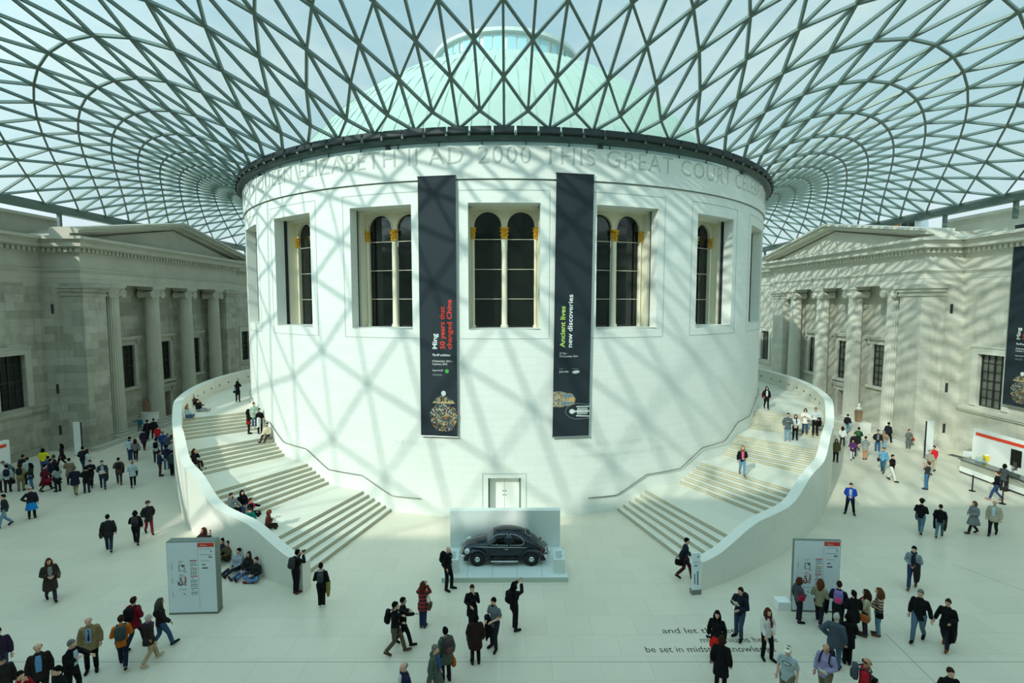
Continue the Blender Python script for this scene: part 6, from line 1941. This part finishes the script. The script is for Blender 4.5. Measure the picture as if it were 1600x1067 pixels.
V('man in black jacket and jeans queueing at the barrier', 'RC', 1556, 782, -78, 1.74, 'walk', ('pocket', 'fold'), hair=('short', HAU), top=T_(BLK), bot=T_((52, 72, 108)), shoes=(170, 130, 120))
V('dark haired woman in grey jacket standing at the counter', 'RC', 1567, 767, 150, 1.68, 'stand', 'chest', g=1, hair=('bob', HB), top=T_((72, 78, 80), hem=.7), bot=T_(DK))
V('staff member in beige seated behind the counter at the picture edge', 'RC', 1596, 738, -90, 1.50, 'stand', 'front', hair=('short', HBR), top=T_((186, 172, 140)), bot=T_(DK), extra=[('glasses',)], zoff=0)
# ---- shaded side: walkers
V('bald man with a bright blue jacket tied round his waist', 'LC', 50.5, 810, 175, 1.72, 'stand', ('down', 'hip'), hair=('thin', HBR), top=T_((34, 32, 42)), bot=T_(DK), extra=[('waistcoat_tied', (24, 120, 190), .52)])
V('person in dark jacket and pale jeans walking out at the picture edge', 'LC', 9, 823, -70, 1.70, 'walk', 'down', hair=('short', HB), top=T_((44, 46, 48)), bot=T_((104, 140, 164)))
r = V('long haired woman in long dark brown coat walking with folded hands', 'LC', 80, 938, 8, 1.68, 'walk', 'front', g=1, hair=('long', HAU), top=T_((54, 46, 40), hem=.5, puff=.04, shirt=(130, 134, 134)), bot=T_((44, 52, 66)), extra=[('glasses',)]); shoulder_bag(r, (112, 96, 76), 'tan bag on the woman in the long brown coat', 1, .2, .16, 1.0, .05); 
r = V('man in black leather jacket and jeans walking away with a side bag', 'LC', 171, 862, 175, 1.76, 'walk', 'down', hair=('short', HB), top=T_((36, 38, 38), hem=.76, puff=.03), bot=T_((38, 50, 70))); shoulder_bag(r, (62, 54, 48), 'dark brown side bag on the man in the leather jacket', 1, .15, .14)
r = V('person in black with dark backpack walking beside the hatted woman', 'LC', 213.5, 851, 172, 1.66, 'walk', ('down', 'chest'), hair=('bob', HB), top=T_(BLK, puff=.03), bot=T_(BLK)); backpack(r, (46, 48, 48), 'dark backpack on the person beside the hatted woman')
r = V('woman in brown hat, black coat and maroon trousers', 'LC', 233, 834, 12, 1.66, 'walk', ('pocket', 'pocket'), g=1, hair=('short', HB), hat=('brim', (74, 52, 42)), top=T_((38, 38, 40), hem=.72, puff=.03), bot=T_((116, 34, 48))); shoulder_bag(r, CH, 'small grey bag of the woman in the brown hat', 1, .1, .08, .98, -.14, x=.1)
r = V('man in dark red jacket turning away with a black backpack', 'LC', 212, 1012, 140, 1.74, 'walk2', 'front', hair=('short', HBR), top=T_((120, 26, 40), hem=.76, puff=.03), bot=T_((36, 42, 62)), extra=[('glasses',)]); backpack(r, BLK, 'black backpack on the man in the dark red jacket')
r = V('person in orange jacket walking away with a slate backpack', 'LC', 193, 1043, 172, 1.70, 'walk', 'front', hair=('short', HBR), top=T_((190, 102, 32), hem=.78, puff=.03), bot=T_((32, 38, 54))); backpack(r, (66, 74, 76), 'slate grey backpack on the person in the orange jacket', .16, .25)
V('white haired woman in dark brown jacket and beige trousers', 'LC', 235, 1037, 118, 1.62, 'walk', 'down', g=1, hair=('short', HWH), top=T_((50, 38, 38), hem=.76), bot=T_((172, 150, 116)), shoes=(190, 170, 140), extra=[('scarf', (96, 70, 88))])
V('person with long grey hair in black jacket and jeans behind the white haired woman', 'LC', 253, 1013, 105, 1.72, 'walk2', ('fwd', 'pocket'), g=1, hair=('long', (84, 78, 74)), top=T_((40, 32, 34), puff=.03), bot=T_((54, 84, 118)))
V('bald man in tan jacket, blue shirt and tie looking down', 'LC', 144, 1048, -10, 1.80, 'stand', 'down', 6, hair=('thin', HWH), top=T_((142, 124, 88), hem=.74, shirt=(130, 166, 200), tie=(40, 36, 60), puff=.03), bot=T_(BLK), bulk=1.08)
V('grey haired man in black suit reaching out a hand to the tan jacket man', 'LC', 108, 1003, 48, 1.76, at='head', pose='contra', arms=('chest', 'reach'), lean=4, hair=('short', HGR), top=T_(BLK, hem=.76, shirt=(170, 190, 204)), bot=T_(BLK))
V('grey haired man in dark brown suit jacket and open blue shirt', 'LC', 59, 1008, -5, 1.80, at='head', pose='stand', arms='down', hair=('thin', HGR), top=T_((44, 38, 36), hem=.76, shirt=(104, 160, 206)), bot=T_(DK), bulk=1.08)
V('dark haired person in black turned towards the suited men at the lower edge', 'LC', 90, 1044, -60, 1.64, at='head', g=1, hair=('tail', HB), top=T_(BLK), bot=T_(BLK))
V('person in dark cap and grey sleeved dark waistcoat at the lower corner', 'LC', 2, 1027, 20, 1.76, at='head', hair=('short', HB), hat=('cap', (44, 40, 46)), top=T_((46, 44, 42), hem=.8), bot=T_(DK))
V('person with a white hairband and red top at the lower edge', 'LC', 31, 1052, 30, 1.62, at='head', g=1, hair=('short', HB), top=T_((150, 24, 34)), bot=T_(DK), arms='face')
V('person in dark purple jacket cut by the picture edge', 'LC', -4, 984, 0, 1.74, at='head', hair=('short', HBR), top=T_((48, 38, 60), puff=.03), bot=T_(JEAN))
# ---- shaded side: the crowd along the facade
r = V('person in white shirt with a navy backpack at the crowd edge', 'LC', 13, 769, 172, 1.70, 'stand', 'down', hair=('short', HB), top=T_((176, 190, 194)), bot=T_(DK)); backpack(r, (32, 38, 52), 'navy backpack on the person in the white shirt')
V('child in light blue top cut by the picture edge in the crowd', 'LC', -1, 770, 160, 1.45, 'stand', 'down', hair=('short', HB), top=T_((150, 180, 200)), bot=T_(DK))
r = V('person in khaki with a yellow bag strap and dark backpack', 'LC', 33.5, 767, 168, 1.72, 'stand', ('front', 'strap'), hair=('bob', HBR), top=T_((146, 140, 98)), bot=T_((112, 106, 76))); backpack(r, (36, 40, 46), 'dark backpack on the person in khaki', straps=(190, 150, 60))
V('long haired woman in black jacket and blue jeans beside the khaki person', 'LC', 50, 764, -100, 1.64, 'close', 'front', g=1, hair=('long', HB), top=T_((36, 40, 38), hem=.74), bot=T_((64, 104, 148)))
V('person in pale grey shirt behind the long haired woman in the crowd', 'LC', 45, 756, 190, 1.72, 'stand', 'down', hair=('short', HBR), top=T_((166, 180, 180)), bot=T_(DK))
V('person in dark jacket and green cap in the crowd', 'LC', 38, 751, 150, 1.72, 'stand', 'front', hair=('short', HBR), hat=('cap', (74, 104, 78)), top=T_((34, 36, 40)), bot=T_(DK))
V('person in blue grey jacket bending forward in the crowd', 'LC', 20, 755, -60, 1.74, 'stand', 'front', 38, hair=('short', HGR), top=T_((104, 118, 128), puff=.03), bot=T_(DK))
V('person in black with auburn hair beside the white screen', 'LC', 8, 747, -40, 1.68, 'stand', 'front', g=1, hair=('short', HAU), top=T_(BLK), bot=T_(DK))
V('black haired woman in bright yellow top by the shaded wall', 'LC', 69, 738, 165, 1.66, 'stand', ('hip', 'front'), g=1, hair=('bob', HB), top=T_((216, 206, 40)), bot=T_((60, 76, 130)), extra=[('scarf', BLK)])
V('person in blue denim behind the maroon coat', 'LC', 77, 751, 150, 1.62, 'stand', 'front', hair=('short', HB), top=T_((62, 84, 112)), bot=T_(JEAN))
r = V('woman in long maroon coat walking in the crowd', 'LC', 72, 767, 100, 1.66, 'walk', ('fold', 'back'), g=1, hair=('short', HB), top=T_((88, 22, 36), hem=.42), bot=T_(DK)); shoulder_bag(r, (150, 24, 46), 'red bag of the woman in the maroon coat', -1, .17, .12, .75, -.1)
V('person in dark navy jacket walking beside the maroon coat', 'LC', 81, 758, 100, 1.70, 'walk2', 'front', hair=('short', HB), top=T_((34, 32, 46)), bot=T_(DK))
V('person in dark jacket with a green hood in the crowd', 'LC', 86, 751, 120, 1.70, 'stand', 'front', hair=None, hat=('hood', (48, 66, 58)), top=T_((34, 38, 38)), bot=T_(DK))
V('dark haired woman in grey T-shirt with a jacket round her waist', 'LC', 91, 768, -150, 1.64, 'stand', 'front', g=1, hair=('long', HB), top=T_((136, 146, 146), sleeve='short', hem=.8), bot=T_(DK), extra=[('waistcoat_tied', BLK, .74)])
V('long haired woman in black coat striding by the shaded wall', 'LC', 98, 730, -95, 1.66, 'walk', 'down', g=1, hair=('long', HB), top=T_((32, 28, 34), hem=.6), bot=T_(BLK))
V('person in brown and white jacket behind the navy coat', 'LC', 110, 757, 160, 1.70, 'stand', 'front', hair=('short', HB), top=T_((128, 110, 92), puff=.035, hem=.6), bot=T_(DK), extra=[('collar', (206, 206, 200))])
V('grey haired man in navy coat and khaki trousers in the crowd', 'LC', 118.5, 773, 168, 1.72, 'walk', 'front', hair=('short', (96, 92, 84)), top=T_((28, 32, 46), hem=.66, puff=.04), bot=T_((150, 138, 106)), bulk=1.1)
V('woman in black beside the navy coat', 'LC', 136, 770, 175, 1.62, 'stand', 'fold', g=1, hair=('short', HB), top=T_(BLK, hem=.72), bot=T_((38, 42, 58)))
r = V('woman in black top with a tan coat over her arm', 'LC', 143, 760, -10, 1.68, 'walk', ('fold', 'chest'), g=1, hair=('short', HB), top=T_(BLK), bot=T_(DK)); held_coat(r, (176, 148, 96), 'tan coat over the arm of a woman in black in the crowd', 'R', .55, .14)
r = V('man in dark jacket and jeans wearing his backpack by the pylon', 'LC', 131, 738, 160, 1.78, 'walk', 'front', hair=('short', HB), top=T_((38, 42, 50)), bot=T_((46, 64, 88))); backpack(r, (42, 44, 50), 'dark backpack on the man by the shaded pylon')
V('brown haired woman in long white coat by the shaded pylon', 'LC', 138, 739, 100, 1.64, 'stand', 'front', g=1, hair=('long', HBR), top=T_((190, 196, 188), hem=.5), bot=T_(BEI))
r = V('man in dark grey jacket walking forward with papers and a coat', 'LC', 161.5, 763, 0, 1.76, 'walk', ('front', 'fold'), hair=('short', HBR), top=T_((52, 56, 58), hem=.8, shirt=(160, 170, 172)), bot=T_((44, 62, 84))); held_flat(r, 'white papers held by the man walking forward from the crowd', 'R', (.13, .17)); held_coat(r, (50, 50, 52), 'grey coat over the arm of the man with papers', 'L', .6, .15)
r = V('person in brown and yellow jacket with a black backpack walking away', 'LC', 187, 757, 178, 1.74, 'walk', ('fold', 'front'), hair=('short', HBR), top=T_((98, 72, 56), puff=.03), bot=T_((58, 54, 54)), extra=[('collar', (196, 180, 92))]); backpack(r, (36, 38, 46), 'black backpack on the person with the yellow collar'); held_coat(r, (40, 34, 38), 'dark jacket over the arm of the backpacker with yellow collar', 'R', .4, .15)
r = V('woman in pale grey jacket and beige cap walking away', 'LC', 208.5, 761, 180, 1.66, 'walk2', ('fold', 'front'), g=1, hair=('short', HBL), hat=('cap', (196, 170, 130)), top=T_((160, 176, 178), hem=.76), bot=T_(BLK)); held_coat(r, BLK, 'black jacket over the arm of the woman in the beige cap', 'R', .4, .13)
V('man in white sweatshirt with a dark jacket on his shoulders', 'LC', 204, 719, 178, 1.74, 'close', 'front', hair=('short', HB), top=T_((186, 200, 206)), bot=T_((46, 66, 92)), extra=[('collar', BLK)])
r = V('dark red haired woman with a grey bag walking away', 'LC', 212.5, 720, 175, 1.62, 'walk', 'front', g=1, hair=('long', (64, 30, 30)), top=T_((120, 112, 118)), bot=T_(BLK)); shoulder_bag(r, (112, 112, 116), 'grey bag of the dark red haired woman', -1, .17, .15, .98, .05)
V('woman in long dark purple coat walking by the shaded columns', 'LC', 225.5, 703, 165, 1.64, 'walk', 'down', g=1, hair=('short', HB), top=T_((46, 34, 54), hem=.62), bot=T_(DBR))
V('child in teal jacket stretching an arm out by the shaded columns', 'LC', 219, 677, 0, 1.48, 'stand', ('point', 'down'), hair=('short', HBR), top=T_((30, 96, 112)), bot=T_((90, 104, 108)))
V('person in black jacket with red print striding near the teal child', 'LC', 231, 688, 160, 1.74, 'walk', 'down', hair=('short', HB), top=T_((28, 26, 30), hem=.72), bot=T_(BLK))
V('person in black jacket near the carved plinth', 'LC', 241, 685, 170, 1.72, 'stand', 'down', hair=('short', HB), top=T_((34, 34, 38)), bot=T_(BLK))
V('person in bright red jacket in the group by the parapet', 'LC', 247, 697, 150, 1.68, 'stand', 'front', hair=('short', HB), top=T_((196, 36, 44), puff=.03), bot=T_(JEAN))
V('person in grey cap and royal blue jacket by the parapet', 'LC', 255.5, 708, 165, 1.70, 'stand', 'front', hair=('short', HGR), hat=('cap', (150, 152, 150)), top=T_((48, 66, 132), puff=.03), bot=T_(JEAN))
V('person in slate jacket by the parapet', 'LC', 263, 712, 170, 1.72, 'stand', 'front', hair=('short', HGR), top=T_((74, 86, 96), puff=.03), bot=T_(JEAN))
r = V('man in white shirt wearing a black backpack by the parapet', 'LC', 245, 722, 172, 1.76, 'stand', 'front', hair=('short', HB), top=T_((196, 204, 200)), bot=T_(DBR)); backpack(r, BLK, 'black backpack on the white shirted man by the parapet')
V('man in navy jacket and brown trousers facing the parapet group', 'LC', 250.5, 744, 95, 1.74, 'close', 'fold', hair=('short', HBR), top=T_((36, 44, 78), puff=.03), bot=T_((70, 48, 44)), shoes=(66, 44, 40))
V('person in navy hooded top and jeans behind the brown trousers man', 'LC', 261, 733, 175, 1.70, 'stand', 'front', hair=('short', HB), top=T_((34, 44, 66), hood=1), bot=T_((70, 96, 120)))
V('person in grey green jacket nearest the parapet in the group', 'LC', 270, 743, 170, 1.72, 'close', 'front', hair=('short', HB), top=T_((52, 68, 66)), bot=T_(BLK))
V('person in a pinkish hat and pale top by the parapet', 'LC', 270.5, 724, 175, 1.68, 'stand', 'front', g=1, hair=('short', HBR), hat=('brim', (196, 158, 148)), top=T_((170, 170, 164)), bot=T_(DK))
V('person in dark red top furthest along the parapet group', 'LC', 272, 707, 0, 1.70, 'stand', 'front', hair=('short', HB), top=T_((74, 40, 44)), bot=T_(DK))
fuse_people()
# ================================================================ LIGHT
sun_d = bpy.data.lights.new('sun', 'SUN')
SUN_EL, SUN_AZ = rad(31.5), rad(39.0)      # travels north, turned east
sun_d.energy = 3.45; sun_d.angle = rad(.9); sun_d.color = (1.0, .965, .90)
sun = bpy.data.objects.new('sun', sun_d); C.objects.link(sun)
dirv = Vector((sin(SUN_AZ) * cos(SUN_EL), cos(SUN_AZ) * cos(SUN_EL), -sin(SUN_EL)))
sun.rotation_euler = dirv.to_track_quat('-Z', 'Y').to_euler()
sun.location = (-20, -60, 60)

wd = bpy.data.worlds.new('sky'); bpy.context.scene.world = wd
wd.use_nodes = True
nt = wd.node_tree; N, L = nt.nodes, nt.links
bg = N['Background']
tc = N.new('ShaderNodeTexCoord'); sp = N.new('ShaderNodeSeparateXYZ')
L.new(tc.outputs['Generated'], sp.inputs[0])
ramp = N.new('ShaderNodeValToRGB')
e = ramp.color_ramp.elements
e[0].position = 0.0; e[0].color = (.80, .93, .95, 1)
e[1].position = .75; e[1].color = (.33, .60, .76, 1)
x = e.new(.25); x.color = (.58, .80, .88, 1)
L.new(sp.outputs[2], ramp.inputs[0])
no = N.new('ShaderNodeTexNoise'); no.inputs['Scale'].default_value = 2.6; no.inputs['Detail'].default_value = 7; no.inputs['Roughness'].default_value = .6
mp = N.new('ShaderNodeMapping'); mp.inputs['Scale'].default_value = (1, 1, 2.5)
L.new(tc.outputs['Generated'], mp.inputs[0]); L.new(mp.outputs[0], no.inputs['Vector'])
cr = N.new('ShaderNodeValToRGB'); cr.color_ramp.elements[0].position = .42; cr.color_ramp.elements[1].position = .72
L.new(no.outputs['Fac'], cr.inputs[0])
mx = N.new('ShaderNodeMix'); mx.data_type = 'RGBA'
L.new(cr.outputs[0], mx.inputs[0]); L.new(ramp.outputs[0], mx.inputs[6]); mx.inputs[7].default_value = (.80, .93, .95, 1)
# brighter towards the sun (south-west)
dt_ = N.new('ShaderNodeVectorMath'); dt_.operation = 'DOT_PRODUCT'
L.new(tc.outputs['Generated'], dt_.inputs[0]); dt_.inputs[1].default_value = tuple(-dirv)
mr = N.new('ShaderNodeMapRange'); mr.inputs[1].default_value = -.1; mr.inputs[2].default_value = 1.0; mr.inputs[3].default_value = 1.0; mr.inputs[4].default_value = 2.9
L.new(dt_.outputs['Value'], mr.inputs[0])
ml = N.new('ShaderNodeVectorMath'); ml.operation = 'SCALE'
L.new(mx.outputs[2], ml.inputs[0]); L.new(mr.outputs[0], ml.inputs['Scale'])
L.new(ml.outputs[0], bg.inputs['Color'])
bg.inputs['Strength'].default_value = 1.0
vs = bpy.context.scene.view_settings
vs.view_transform = 'Standard'; vs.look = 'None'; vs.exposure = 0.0; vs.gamma = 1.0
